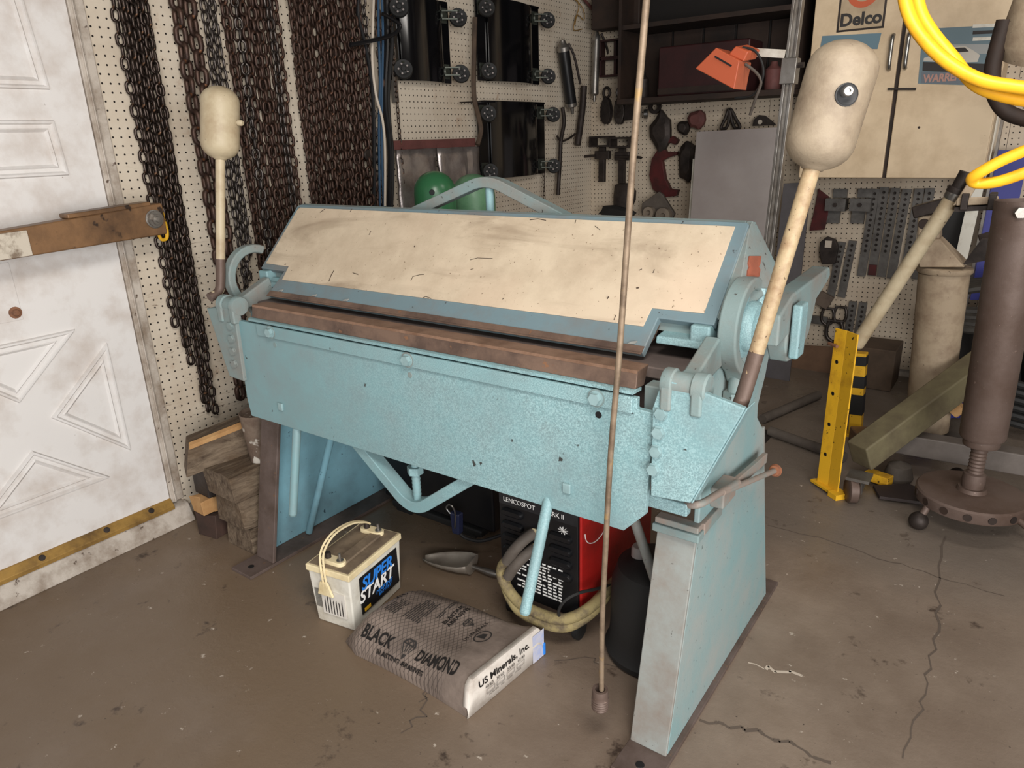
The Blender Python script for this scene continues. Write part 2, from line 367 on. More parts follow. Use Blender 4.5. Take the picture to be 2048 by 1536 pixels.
b_ = at(30, 625, X=FX); MB().lathe([(.019, 0), (.019, .004), (.012, .006), (.009, .014), (0, .016)], b_, X_, 14).build('lock_bolt', rusty, dr)
MB().box((FX - .001, .70, .915), (FX + .002, .895, 1.10)).build('patch_plate', doorw, dr, bevel=.001)
tr = struct(MB().box((-2.634, 1.238, .09), (-2.600, 1.262, 2.2)).box((-2.634, 1.262, .09), (-2.606, 1.292, 2.2)).box((-2.634, 1.250, .09), (-2.594, 1.256, 2.2)).build('trim_1', trimw, bevel=.003))
th = struct(MB().hexa([(-2.634, .38, 0), (-2.545, .38, 0), (-2.555, 1.30, 0), (-2.634, 1.30, 0), (-2.634, .38, .085), (-2.590, .38, .07), (-2.590, 1.30, .07), (-2.634, 1.30, .085)]).build('trim_2', trimw, bevel=.006))
MB().prism([(-2.634, .075), (-2.578, .072), (-2.578, .088), (-2.600, .112), (-2.634, .112)], (0, .40, 0), X_, Z_, 0, -.836).build('threshold_strip', brass, th, bevel=.002)
for yy in (.58, .76, .98, 1.15): MB().lathe([(.012, 0), (.010, .003)], (-2.590, yy, .100), (1, 0, .6), 10).build('screw', iron, th)

# ================================================================ sheet metal brake
BR = thing('sheet_metal_brake', (-1.29, 1.6, 0), 'large teal sheet metal bending brake with tan clamp face in the middle', 'metal brake')
def yz(poly, x0, x1): return MB().prism(poly, (0, 0, 0), Y_, Z_, x0, x1)   # polygon in the Y-Z plane, thickness along X
side = [(1.263, .012), (1.378, .55), (1.385, .90), (1.44, .955), (1.80, .955), (1.83, .90), (1.80, .82), (1.757, .75), (1.762, .715), (1.83, .654), (1.91, .406), (2.03, .012)]
for sgn, xo, xi in ((1, -.50, -.596), (-1, -2.098, -2.002)):
    q = 1 if sgn > 0 else -1
    a, b = sorted((xo, xo - q * .014))
    f_ = yz(side, a, b).build('side_frame', teal_side if sgn > 0 else teal_deep, BR, bevel=.004)
    a, b = sorted((xo - q * .001, xi))
    m_ = MB(); m_.hexa([(a, 1.258, .012), (b, 1.258, .012), (b, 1.272, .012), (a, 1.272, .012), (a, 1.372, .56), (b, 1.372, .56), (b, 1.386, .56), (a, 1.386, .56)])
    m_.build('front_flange', legface if sgn > 0 else grime, f_, bevel=.003)
    m_ = MB(); m_.hexa([(a, 2.008, .012), (b, 2.008, .012), (b, 2.022, .012), (a, 2.022, .012), (a, 1.83, .66), (b, 1.83, .66), (b, 1.844, .66), (a, 1.844, .66)])
    m_.build('rear_flange', legface if sgn > 0 else grime, f_, bevel=.003)
    a, b = sorted((xo + q * .013, xi - q * .003))
    MB().box((a, 1.163, 0), (b, 2.117, .012)).build('base_plate', grime, f_, bevel=.002)
    m_ = MB().lathe([(.011, 0), (.010, .001)], ((a + b) / 2, 1.205, .0122), Z_, 12); m_.build('bolt_hole', blackpr, f_)
    a, b = sorted((xo + q * .012, xi - q * .005))
    MB().box((a, 1.350, .552), (b, 1.3851, .572)).build('leg_cap', teal_dust, f_, bevel=.003)
    MB().box((a + .004, 1.355, .5725), (b - .004, 1.3851, .588)).build('leg_cap', dustbrown, f_, bevel=.003)
    a, b = sorted((xo - q * .002, xo + q * .012)); MB().box((a, 1.3855, .556), (b, 1.50, .586)).build('leg_cap', dustbrown, f_, bevel=.003)
# bed beam and bed surface
MB().box((-1.985, 1.39, .62), (-.615, 1.42, .925)).box((-1.985, 1.60, .70), (-.615, 1.63, .925)).box((-1.985, 1.34, .925), (-.53, 1.78, .951)).build('bed', worn('dark_bed_steel', C(100, 89, 85), C(122, 108, 101), 5, (.45, .75), .55, .2), BR, bevel=.004)
for a, b in ((-.613, -.515), (-2.083, -1.987)): MB().box((a, 1.43, .60), (b, 1.59, .924)).build('bed_end_block', teal, BR, bevel=.006)
MB().box((-.606, 1.295, .80), (-.568, 1.338, .925)).build('leaf_end_block', teal_dust, BR, bevel=.004)
# folding apron
ap = MB().prism([(-1.978, .91), (-1.984, .65), (-1.974, .589), (-.623, .594), (-.573, .649), (-.560, .86), (-.562, .885), (-.60, .887), (-.60, .91)], (0, 1.25, 0), X_, Z_, 0, -.016).build('apron', teal, BR, bevel=.002)
MB().box((-1.864, 1.2425, .877), (-.608, 1.2505, .913)).build('seam_strip', teal, ap, bevel=.0015)
MB().box((-1.866, 1.2485, .8748), (-.606, 1.2502, .8772)).build('seam_shade_line', plain('painted_seam_shade', C(52, 62, 64), .9), ap)  # thin dark strip, painted shade line under the seam strip
for x in (-1.794, -1.236, -.690):
    MB().lathe([(.0205, 0), (.0205, .0012)], (x, 1.2425, .896), -Y_, 20).build('washer_stain', teal_dust, ap)
    MB().lathe([(.017, 0), (.017, .003)], (x, 1.2425, .896), -Y_, 18).hexbolt((x, 1.2395, .896), -Y_, .0135, .010).build('bolt', teal_hi, ap)
for x, z in ((-1.793, .855), (-1.239, .853), (-.688, .856)): MB().lathe([(.008, 0), (.0075, .0012)], (x, 1.2499, z), -Y_, 14).build('plug_hole', teal_dust if x < -1 else blackpr, ap)
for x, z in ((-1.805, .655), (-.767, .660)): MB().box((x - .010, 1.243, z - .012), (x + .010, 1.2505, z + .012)).build('square_bolt_head', teal_hi, ap, bevel=.002)
for x in (-1.764, -.825):
    e = V((x, 1.206 if x < -1 else 1.150, .31 if x < -1 else .36)); MB().cyl((x, 1.282, .66), e, .0135, .0135, 14).lathe([(.0135, 0), (.010, .006)], e, e - V((x, 1.282, .66)), 14).build('pull_handle', teal, BR)
yz([(1.319, .962), (1.267, .962), (1.262, .931), (1.258, .926), (1.30, .922)], -1.905, -.608).build('bending_leaf_bar', rustbar, BR, bevel=.0015)
yz([(1.258, .9255), (1.250, .923), (1.250, .916), (1.29, .914), (1.29, .9215)], -1.91, -.609).build('leaf_lip', teal, BR)
yz([(1.319, .9615), (1.319, .9635), (1.267, .9635), (1.2655, .957)], -1.904, -.6085).build('leaf_edge', worn('bright_rust_edge', C(146, 116, 96), C(116, 88, 70), 14, (.4, .65), .5, .3), BR)
# truss rod under the apron
def truss(pts, y0, y1, t, name, mat):
    m_ = MB(); p = [V((x, 0, z)) for x, z in smooth2(pts)]; rings = []
    for i, a in enumerate(p):
        d = (p[min(i + 1, len(p) - 1)] - p[max(i - 1, 0)]).normalized(); n = V((-d.z, 0, d.x)) * t / 2
        rings.append([V((a.x + n.x, y0, a.z + n.z)), V((a.x + n.x, y1, a.z + n.z)), V((a.x - n.x, y1, a.z - n.z)), V((a.x - n.x, y0, a.z - n.z))])
    return m_.loft(rings).build(name, mat, BR, bevel=.003, ang=30)
def smooth2(pts):
    (xa, za), (xb, zb), (xc, zc) = pts; out = [(xa, za)]; k = 8; f = .18
    pa = (xb + (xa - xb) * f, zb + (za - zb) * f); pc = (xb + (xc - xb) * f, zb + (zc - zb) * f)
    for i in range(k + 1):
        t = i / k; out.append(tuple((1 - t) ** 2 * pa[j] + 2 * t * (1 - t) * (xb, zb)[j] + t * t * pc[j] for j in (0, 1)))
    return out + [(xc, zc)]
tr_ = truss([(-1.60, .665), (-1.295, .425), (-.975, .665)], 1.2675, 1.310, .034, 'lower_truss', teal)
MB().cyl((-1.287, 1.289, .448), (-1.287, 1.289, .60), .0115, .0115, 12).hexbolt((-1.287, 1.289, .545), Z_, .023, .022).lathe([(.0128, .02 + .006 * k) if k % 2 else (.0112, .02 + .006 * k) for k in range(14)], (-1.287, 1.289, .455), Z_, 12).build('adjusting_screw', teal, tr_)
# clamp beam
n0 = V((0, -.257, .246)).normalized(); FU = X_; FV = V((0, .246, .257)).normalized(); FO = V((0, 1.354, .9735))
LEN = .356
def face(poly, d0, d1): return MB().prism(poly, FO, FU, FV, d0, d1)   # u x v points along (0,-,+) = outward
cl = face([(-2.052, .093), (-1.930, .093), (-1.945, .0), (-.640, .0), (-.634, .090), (-.508, .090), (-.508, .350), (-.514, .3555), (-2.036, .3555), (-2.050, .350)], -.02, 0).build('clamp_beam', edge_blue, BR, bevel=.003)
yz([(1.59, 1.215), (1.62, 1.232), (1.83, 1.06), (1.83, 1.03), (1.46, 1.03), (1.43, 1.05)], -.522, -.506).build('end_plate', teal_dust, cl, bevel=.004)
yz([(1.59, 1.215), (1.62, 1.232), (1.83, 1.06), (1.83, 1.03), (1.46, 1.03), (1.43, 1.05)], -2.052, -2.036).build('end_plate', teal_dust, cl, bevel=.004)
yz([(1.595, 1.224), (1.62, 1.2315), (1.83, 1.06), (1.815, 1.05), (1.612, 1.212)], -2.037, -.521).build('rear_face', teal_dust, cl, bevel=.002)
MB().box((-2.036, 1.44, 1.005), (-.522, 1.82, 1.03)).build('clamp_floor', teal_dust, cl)
face([(-2.037, .112), (-1.917, .110), (-1.913, .060), (-.660, .064), (-.656, .112), (-.537, .114), (-.536, .341), (-2.034, .341)], .0, .0025).build('tan_face_plate', tan, cl, bevel=.0008)
chipm = plain('dark_paint_scratch', C(64, 52, 42), .8)
def onclamp(px, py): d = ray(px, py); n_ = -n0 if n0.y > 0 else n0; return EYE + d * (((FO + n_ * .0028) - EYE).dot(n_) / d.dot(n_))
for pts, w_ in (([(706, 546), (716, 549)], .004), ([(822, 561), (826, 553), (838, 550), (848, 549)], .0016), ([(846, 596), (852, 593), (862, 597)], .0016), ([(1060, 440), (1076, 438), (1092, 441)], .003), ([(1190, 452), (1200, 460)], .0015),
                ([(658, 563), (662, 552), (668, 541)], .003), ([(1278, 541), (1284, 538)], .0018), ([(1306, 546), (1309, 539)], .0018), ([(1215, 598), (1218, 594)], .006), ([(1232, 630), (1228, 640)], .0018), ([(738, 470), (742, 462)], .0015), ([(640, 425), (650, 418)], .0018), ([(700, 424), (704, 418)], .0015), ([(1150, 447), (1152, 440)], .0015), ([(1246, 592), (1252, 586)], .0015), ([(940, 520), (955, 516), (985, 517)], .0012)):
    m_ = MB(); q_ = [onclamp(*p) for p in pts]
    for a, b in zip(q_, q_[1:]): m_.bar(a, b, .0012, w_, n0)
    m_.build('paint_scratch', chipm, cl)
yz([(1.355, .976), (1.351, .976), (1.354, .972), (1.42, .990), (1.46, 1.03), (1.44, 1.04)], -1.944, -.641).build('nose_bar', rustbar, cl, bevel=.0015)
face([(-1.944, -.004), (-.642, -.004), (-.640, .016), (-1.94, .016)], 0, .002).build('nose_wear_strip', rustbar, cl)
for x in (-1.90, -1.74, -1.60, -.68): face([(x, .016), (x + .016, .018), (x + .02, .026), (x + .006, .022)], .001, .004).build('weld_bead', legface, cl)
for x0, x1 in ((-.632, -.512), (-2.05, -1.935)):
    MB().hexa([(x0, 1.400, .985), (x1, 1.400, .985), (x1, 1.50, .99), (x0, 1.50, .99), (x0, 1.404, 1.002), (x1, 1.404, 1.002), (x1, 1.50, 1.012), (x0, 1.50, 1.012)]).build('clamp_tongue', teal, BR, bevel=.004)
    xm = x1 - .045 if x0 > -1 else x0
    MB().box((xm, 1.405, .995), (xm + .045, 1.47, 1.036)).build('clamp_lug', teal, BR, bevel=.006)
hA, hF = V((-.508, 1.606, 1.229)), V((-.508, 1.432, 1.046)); hB = at(1559, 562, X=-.440); hG = at(1468, 640, X=-.470)
bk = V((0, .03, 0)); MB().add([hA, hF, hG, hB, hA + bk, hF + bk, hG + bk, hB + bk], [(0, 1, 2), (0, 2, 3), (4, 6, 5), (4, 7, 6), (0, 4, 5, 1), (1, 5, 6, 2), (2, 6, 7, 3), (3, 7, 4, 0)]).build('end_gusset', teal_dust, cl, bevel=.002)
hn = (hG - hA).cross(hB - hA).normalized(); hn = -hn if hn.y > 0 else hn
def onhip(px, py, off): d = ray(px, py); t = ((hA + hn * off) - EYE).dot(hn) / d.dot(hn); return EYE + d * t
NP = ((1499, 512), (1523, 512), (1521, 527), (1518, 533), (1521, 539), (1519, 553), (1495, 556), (1496, 541), (1499, 534), (1497, 527))
q_ = [onhip(x, y, .003) for x, y in NP]; n_q = len(q_)
MB().add(q_ + [p - hn * .006 for p in q_], [tuple(range(n_q)), tuple(range(n_q, 2 * n_q))[::-1]] + [(k, (k + 1) % n_q, n_q + (k + 1) % n_q, n_q + k) for k in range(n_q)]).build('nameplate', worn('red_nameplate', C(150, 86, 66), C(124, 74, 58), 20, (.4, .7), .5), cl)
# top truss behind the clamp
t2 = truss([(-1.60, 1.205), (-1.288, 1.315), (-.98, 1.190)], 1.66, 1.70, .030, 'upper_truss', teal_dust)
MB().cyl((-1.288, 1.68, 1.20), (-1.288, 1.68, 1.30), .012, .012, 12).build('truss_strut', teal, t2)
# hinges and leaf end plates
for sgn in (1, -1):
    cx = -1.29
    X = lambda x: x if sgn > 0 else 2 * cx - x
    A = [(-.541, .965), (-.500, .962), (-.375, .936), (-.47, .712), (-.557, .704), (-.560, .90)] if sgn > 0 else \
        [(-1.958, .962), (-1.985, .955), (-2.108, .935), (-2.044, .716), (-1.968, .712), (-1.962, .90)]
    pl = MB().prism(A, (0, 1.252, 0), X_, Z_, 0, .014) if sgn > 0 else MB().prism(A[::-1], (0, 1.252, 0), X_, Z_, 0, .014)
    pl = pl.build('leaf_end_plate', teal if sgn > 0 else teal_dust, BR, bevel=.003)
    m_ = MB()
    tip = A[2]; bot = A[3]
    m_.hexa([(tip[0], 1.24, tip[1]), (tip[0] + sgn * .004, 1.24, tip[1]), (tip[0] + sgn * .004, 1.285, tip[1]), (tip[0], 1.285, tip[1]),
             (bot[0], 1.24, bot[1]), (bot[0] + sgn * .004, 1.24, bot[1]), (bot[0] + sgn * .004, 1.285, bot[1]), (bot[0], 1.285, bot[1])]).build('plate_rib', teal if sgn > 0 else teal_dust, pl, bevel=.002)
    for k in range(4):
        bx = (-.540 - .004 * k) if sgn > 0 else (-1.990 - .004 * k)
        bz = .893 - .042 * k
        MB().hexbolt((bx, 1.238, bz), -Y_, .0125, .008).lathe([(.0145, 0), (.0145, .002)], (bx, 1.238, bz), -Y_, 16).build('bolt', teal_hi if sgn > 0 else teal_dust, pl)
    hx = -.545 if sgn > 0 else -1.958
    d = 1 if sgn > 0 else -1
    hg = MB().lathe([(.0, 0), (.028, .0), (.030, .003), (.030, .021), (.027, .024), (0, .024)], (hx, 1.262, .953), (d, 0, 0), 24)
    hg.lathe([(.025, .024), (.025, .062)], (hx, 1.262, .953), (d, 0, 0), 24)
    hg.lathe([(.027, .062), (.030, .065), (.030, .088), (.026, .092), (0, .092)], (hx, 1.262, .953), (d, 0, 0), 24).build('hinge_knuckle', teal_dust, BR)
    for dx in (.001, .064):
        a, b = sorted((hx + d * dx, hx + d * (dx + .024))); MB().box((a, 1.232, .90), (b, 1.262, .955)).build('hinge_ear', teal_dust, BR, bevel=.006)
    a, b = sorted((hx + d * .026, hx + d * .060)); yz([(1.262, .975), (1.29, .975), (1.40, 1.02), (1.42, .95), (1.27, .93)], a, b).build('hinge_arm', teal_dust, BR, bevel=.006)
    # clamp eccentric and strap
    ex = -.492 if sgn > 0 else -2.076
    ec = V((ex, 1.505, 1.022))
    arc = [ec + V((0, .092 * math.cos(t), .092 * math.sin(t))) for t in [math.radians(62 + 13 * k) for k in range(15)]]
    arc.append(ec + V((0, -.02, -.115)))
    if sgn < 0: arc = [p + V((0, -.085, -.012)) for p in arc]; ec = ec + V((0, -.085, -.012))
    rings = []
    for i, p in enumerate(arc):
        n = (p - ec).normalized(); rings.append([p - n * .014 - X_ * .004 * 1, p + n * .014 - X_ * .004, p + n * .014 + X_ * .038 * d, p - n * .014 + X_ * .038 * d])
    MB().loft(rings).build('eccentric_strap', teal_dust, BR, bevel=.006, ang=35)
    if sgn > 0: MB().lathe([(.0, -.01), (.074, -.01), (.076, .0), (.076, .018), (.070, .026), (.056, .028), (.054, .044), (.048, .05), (.026, .052), (.024, .064), (.018, .068), (0, .068)], ec, (d, 0, 0), 32).build('eccentric_hub', teal, BR)
    if sgn > 0:
        p = at(1517, 608, X=-.462); MB().cyl(p + V((0, 0, -.02)), p + V((0, .004, .022)), .011, .011, 12).hexbolt(p + V((0, .004, .022)), V((0, .004, .03)), .015, .013).build('adjusting_bolt', teal, BR)
        p = ec + V((.018, -.02, -.115)); MB().cyl(p + V((0, 0, .005)), p - V((0, .004, .05)), .017, .017, 14).hexbolt(p - V((0, .003, .03)), -Z_, .026, .022).build('strap_nut', teal_dust, BR)
        p = ec + V((.02, .07, -.055)); MB().hexbolt(p, (0, 1, -.6), .010, .02).build('set_screw', rusty, BR)
        wd = MB().prism([(1.53, 1.045), (1.62, 1.075), (1.95, 1.085), (1.965, 1.06), (1.935, 1.045), (1.84, 1.02), (1.80, .945), (1.73, .905), (1.63, .915), (1.60, .955), (1.60, .985), (1.53, .975)], (-.425, 0, 0), Y_, Z_, -.025, .02)
        wd.build('clamp_lever', teal_dust, BR, bevel=.006)
        MB().box((-.402, 1.605, .93), (-.380, 1.66, 1.055)).build('lever_rib', teal, BR, bevel=.006)
    else:
        MB().hexbolt((-2.00, 1.43, 1.0), X_, .016, .05).cyl((-2.05, 1.43, 1.0), (-1.94, 1.43, 1.0), .010).build('adjusting_bolt', teal, BR)
# counterweights
armm = worn('flecked_tan_paint', C(168, 148, 116), C(138, 112, 84), 30, (.45, .7), .55, 0, C(66, 48, 36), 90, .66, .3)
def counter(base, top, r, length, knob_dir, name):
    base, top = V(base), V(top); a = (top - base).normalized(); s0 = base + V((0, -.03, -.012))
    am = MB().tube([s0, base + V((0, -.004, -.0)), base + a * .035, base + a * .08, top + a * .02], .0145, 14, 6).build('counterweight_arm', armm if base.x > -1 else cream, BR)
    MB().tube([s0 - V((0, .012, .004)), base + V((0, -.006, -.001)), base + a * .038, base + a * .10], .0149, 14, 6).build('bare_bend', brownpipe, am)
    prof = [(0, 0), (.018, 0)] + [(r * math.sin(math.radians(t)), r * .82 * (1 - math.cos(math.radians(t)))) for t in (20, 35, 50, 65, 80, 90)] + [(r, length * .5)]
    prof += [(r * math.cos(math.radians(t)), length - r * .8 + r * .8 * math.sin(math.radians(t))) for t in (0, 15, 30, 45, 60, 75, 85, 90)]
    w_ = MB().lathe(prof, top, a, 36).build('counterweight', capsm if base.x > -1 else cream, BR, ang=60)
    kd = V(knob_dir).normalized(); kd = (kd - a * kd.dot(a)).normalized(); mid = top + a * length * .56
    return w_, mid, kd, am
w_, mid, kd, am = counter((-.399, 1.290, .928), (-.3325, 1.366, 1.352), .0575, .212, (.62, -1, 0), 'right')
q = mid + kd * .052
MB().lathe([(.0, .0065), (.015, .0065), (.0165, .0072), (.0185, .0066), (.0185, .002)], q, kd, 20).build('socket_recess', blackpr, w_)
MB().lathe([(.0085, .004), (.0085, .020), (.007, .0215), (.004, .0215), (.0035, .017), (0, .017)], q + V((-.003, 0, .004)), kd, 14).build('socket_screw', steel, w_)
w_, mid, kd, am = counter((-2.098, 1.290, .985), (-2.098, 1.362, 1.385), .0575, .218, (1, .4, 0), 'left')
MB().lathe([(.005, .05), (.005, .060), (.009, .062), (.009, .074), (.006, .078), (0, .078)], mid + V((0, 0, -.01)), kd, 12).build('socket_screw', cream, w_)
# stop rod and knob at the right leg
MB().tube([at(1370, 1008, Y=1.29), at(1400, 1008, Y=1.29), at(1440, 985, X=-.465), at(1475, 965, X=-.462)], .0085, 10).build('stop_rod', dustbrown, BR)
p0, p1 = at(1430, 985, X=-.47), at(1548, 942, X=-.455)
MB().cyl(at(1445, 985, X=-.462), p1, .0075, .0075, 10).build('stop_pin', dustbrown, BR)
MB().lathe([(.0, 0), (.014, .002), (.018, .012), (.014, .022), (0, .026)], p1, p1 - p0, 12).build('stop_knob', worn('knob_rust', C(140, 88, 60), C(112, 74, 56), 40, (.4, .65), .85), BR)
bl = at(1440, 990, X=-.485); MB().obox(bl + V((0, .02, .0)), (.035, .085, .05)).build('stop_block', dustbrown, BR, bevel=.005)
MB().bar(at(1470, 968, X=-.475), at(1530, 915, X=-.475), .012, .028).build('stop_strap', dustbrown, BR, bevel=.002)
MB().box((-.60, 1.275, .655), (-.49, 1.30, .685)).build('stop_bracket', teal, BR, bevel=.004)
# round braces to the base plates
MB().cyl(at(668, 850, Y=1.48), at(618, 1064, Z=.02), .013, .013, 12).build('brace', teal_deep, BR)
MB().cyl((-.74, 1.45, .62), (-.53, 1.46, .08), .013, .013, 12).build('brace', legface, BR)
# ================================================================ chains on the left wall
def link_mesh(L, W, r, name, mat, n=14, k=6):
    path = []; hl = (L - W) / 2; R = W / 2 - r
    for i in range(n // 2 + 1): t = math.pi * i / (n // 2); path.append(V((R * math.cos(t), 0, hl + R * math.sin(t))))
    for i in range(n // 2 + 1): t = math.pi + math.pi * i / (n // 2); path.append(V((R * math.cos(t), 0, -hl + R * math.sin(t))))
    m_ = MB().tube(path, r, k, 0, closed=True); me = m_.mesh(name); me.materials.append(mat)
    me.polygons.foreach_set('use_smooth', [True] * len(me.polygons)); return me
LM = {'oil': link_mesh(.050, .033, .0056, 'link', chainm), 'big': link_mesh(.078, .052, .0098, 'link', chainr), 'rust': link_mesh(.056, .038, .0062, 'link', chainr),
      'grey': link_mesh(.050, .034, .0050, 'link', chaing), 'tiny': link_mesh(.030, .019, .0028, 'link', chainm)}
PITCH_L = {'oil': .0375, 'big': .0565, 'rust': .042, 'grey': .039, 'tiny': .0235}
ZT = 2.16
def chain(y, zb, kind, label, x=-2.585, group='chains hanging on the left wall', drift=0):
    root = thing('hanging_chain', (x, y, zb), label, 'chain', group); p = PITCH_L[kind]; n = int((ZT - zb) / p); ph = random.uniform(-.5, .5)
    a1 = random.uniform(0, 6); am = random.uniform(.001, .004)
    for i in range(n):
        o = bpy.data.objects.new('link', LM[kind]); COL.objects.link(o); o.parent = root
        z = i * p + p / 2; o.location = (am * math.cos(i * .5 + a1), am * math.sin(i * .37 + a1) + drift * z, z)
        o.rotation_euler = (random.uniform(-.06, .06), random.uniform(-.06, .06), math.pi / 2 + ph + (math.pi / 2 if i % 2 else 0) + random.uniform(-.25, .25))
    return root
ORD = ['first', 'second', 'third', 'fourth', 'fifth', 'sixth', 'seventh', 'eighth', 'ninth', 'tenth', 'eleventh', 'twelfth']
for i, (y, zb) in enumerate(((1.386, .78), (1.402, .70), (1.420, .62), (1.438, .46), (1.456, .41), (1.474, .40), (1.490, .66))):
    chain(y, zb, 'oil', f'dark oiled chain, {ORD[i]} strand from the left in the bundle nearest the door', -2.598 + .024 * (i % 2))
for i in range(3): chain(1.41 + .032 * i, .95, 'oil', f'dark oiled back-row chain, {ORD[i]} from the left in the bundle nearest the door', -2.602, 'back row chains nearest the door')
for i, (y, zb) in enumerate(((1.603, .42), (1.648, .34))):
    chain(y, zb, 'big', ('heavy rusted chain of thick links, left strand of the pair behind the small counterweight', 'heavy rusted chain of thick links, right strand of the pair behind the small counterweight')[i], -2.585 + .01 * i)
for i, y in enumerate((1.713, 1.733, 1.753)): chain(y, .80 + .1 * i, 'grey', f'thin grey chain, {ORD[i]} of three strands right behind the small counterweight', -2.595)
for i in range(7): chain(1.790 + .037 * i, .62 + .05 * (i % 3), 'grey' if i in (1, 5) else 'rust', f'rusty chain, {ORD[i]} strand from the left between small counterweight and bare pegboard strip', -2.575 + .014 * (i % 2))
for i in range(6): chain(1.81 + .037 * i, .8, 'rust', f'rusty back-row chain, {ORD[i]} from the left behind the front strands left of the pegboard strip', -2.603, 'back row chains, left group')
for i in range(11): chain(2.100 + .0365 * i, .60 + .06 * (i % 3), 'rust', f'brown rusty chain, {ORD[i]} strand from the left in the wide bundle above the clamp', -2.575 + .014 * (i % 2))
for i in range(10): chain(2.118 + .0365 * i, .8, 'rust', f'brown back-row chain, {ORD[i]} from the left behind the wide bundle above the clamp', -2.603, 'back row chains, wide group')
chain(2.505, 1.02, 'grey', 'single grey chain at the right edge of the wide chain bundle', -2.585)
chain(2.585, 1.45, 'rust', 'rusty chain hanging among the blue and white cables', -2.585)
chain(2.665, 1.20, 'tiny', 'thin small-link chain hanging left of the black wheel dollies', -2.58)
tag(MB().cyl((-2.585, 1.33, ZT + .005), (-2.585, 2.72, ZT + .005), .011, .011, 10).build('hanger_pipe', iron), 'dark pipe above the left wall chains carrying them', 'pipe')
k_ = thing('chain_hook', at(330, 465, X=-2.54), 'yellow painted hook hanging beside the bolt of the brown beam', 'hook')
c0 = at(326, 458, X=-2.54)
MB().tube([c0 + V((0, .004, .04)), c0 + V((0, .010, .02)), c0 + V((0, .012, -.01)), c0 + V((0, .006, -.034)), c0 + V((0, -.012, -.036)), c0 + V((0, -.02, -.018))], lambda t: .0085 - .003 * t, 10).build('hook_body', yellow, k_)
MB().tube([c0 + V((0, .010 * math.cos(a), .05 + .012 * math.sin(a))) for a in [i * math.pi / 4 for i in range(8)]], .005, 8, 3, True).build('hook_eye', yellow, k_)
tag(MB().lathe([(.0, -.006), (.022, -.006), (.026, 0), (.022, .006), (0, .006)], at(737, 310, X=-2.56), X_, 20).build('iron_disc', iron), 'round iron disc caught at the right edge of the chains', 'disc')
# ---------------------------------------------------------------- beam across the door
bm_ = thing('timber_beam', (-2.44, 1.08, 1.13), 'brown stained beam in front of the white door with a big bolt at its end', 'beam')
def beam_box(y0, y1, za, zb, zc, zd, x0, x1): return MB().hexa([(x0, y0, za), (x1, y0, za), (x1, y1, zc), (x0, y1, zc), (x0, y0, zb), (x1, y0, zb), (x1, y1, zd), (x0, y1, zd)])
beam_box(.50, 1.338, 1.115, 1.185, 1.143, 1.248, -2.50, -2.44).build('beam_body', brownwood, bm_, bevel=.006)
beam_box(1.03, 1.30, 1.225, 1.240, 1.240, 1.255, -2.505, -2.445).build('top_cleat', brownwood, bm_, bevel=.004)
beam_box(.50, .905, 1.122, 1.190, 1.131, 1.206, -2.441, -2.434).build('white_plate', worn('chipped_white_plate', C(190, 180, 164), C(120, 104, 88), 20, (.45, .6), .7), bm_, bevel=.002)
b_ = V((-2.44, 1.298, 1.198)); MB().lathe([(.0, 0), (.030, 0), (.031, .006), (.028, .007)], b_, X_, 24).lathe([(.026, .007), (.026, .014), (0, .014)], b_, X_, 24).build('washer', galv, bm_)
MB().hexbolt(b_ + V((.014, 0, 0)), X_, .019, .012).lathe([(.010, .012), (.010, .02), (0, .021)], b_ + V((.014, 0, 0)), X_, 14).build('bolt_head', galv, bm_)
# ---------------------------------------------------------------- timber blocks left of the brake
def block(a, b, h0, h1, wdir, w, mat, label, tilt=0):
    a, b = V(a), V(b); d = (b - a).normalized(); n = V((-d.y, d.x, 0)) * w; up = V((0, 0, h1 - h0)); a = V((a.x, a.y, h0)); b = V((b.x, b.y, h0 + tilt))
    m_ = MB(); ra = []
    for i in range(7):
        t = i / 6; c = a.lerp(b, t); j = lambda: V((random.uniform(-.010, .010), random.uniform(-.012, .012), random.uniform(-.006, .006)))
        ra.append([c + j() * (h0 > .001 or 0), c + n + j() * (h0 > .001 or 0), c + n + up + j(), c + n * .5 + up + j(), c + up + j()])
    return tag(m_.loft(ra).build('timber_block', mat, bevel=.003, ang=30), label, 'timber', 'timber offcuts left of the brake')
block((-2.130, 1.268), (-2.130, 1.56), 0, .10, 1, .16, oldwood, 'weathered grey timber block at the bottom of the stack by the left leg')
block((-2.135, 1.252), (-2.130, 1.58), .101, .215, 1, .18, oldwood, 'weathered timber block second from the floor in the stack by the left leg')
block((-2.150, 1.232), (-2.135, 1.56), .216, .315, 1, .17, oldwood, 'split weathered timber block on top of the stack by the left leg')
block((-2.345, 1.255), (-2.40, 1.62), 0, .10, 1, .10, worn('dark_scrap', C(74, 54, 46), C(54, 42, 36), 8, (.4, .7), .8), 'dark brown scrap block on the floor behind the small pine block')
block((-2.36, 1.24), (-2.36, 1.40), .101, .165, 1, .09, newwood, 'short fresh pine block beside the weathered stack near the wall')
block((-2.36, 1.26), (-2.30, 1.66), .166, .29, 1, .10, iron, 'dark chunk wedged under the leaning plank')
pk = thing('leaning_plank', (-2.35, 1.35, .29), 'dark plank with a bright yellow top edge lying on the timber stack', 'plank', 'timber offcuts left of the brake')
a, b = V((-2.325, 1.175, .30)), V((-2.245, 1.60, .33))
MB().hexa([a, a + V((-.10, .05, 0)), b + V((-.10, .05, 0)), b, a + V((0, .03, .115)), a + V((-.10, .08, .115)), b + V((-.10, .05, .13)), b + V((0, 0, .13))]).build('plank_body', oldwood, pk, bevel=.004)
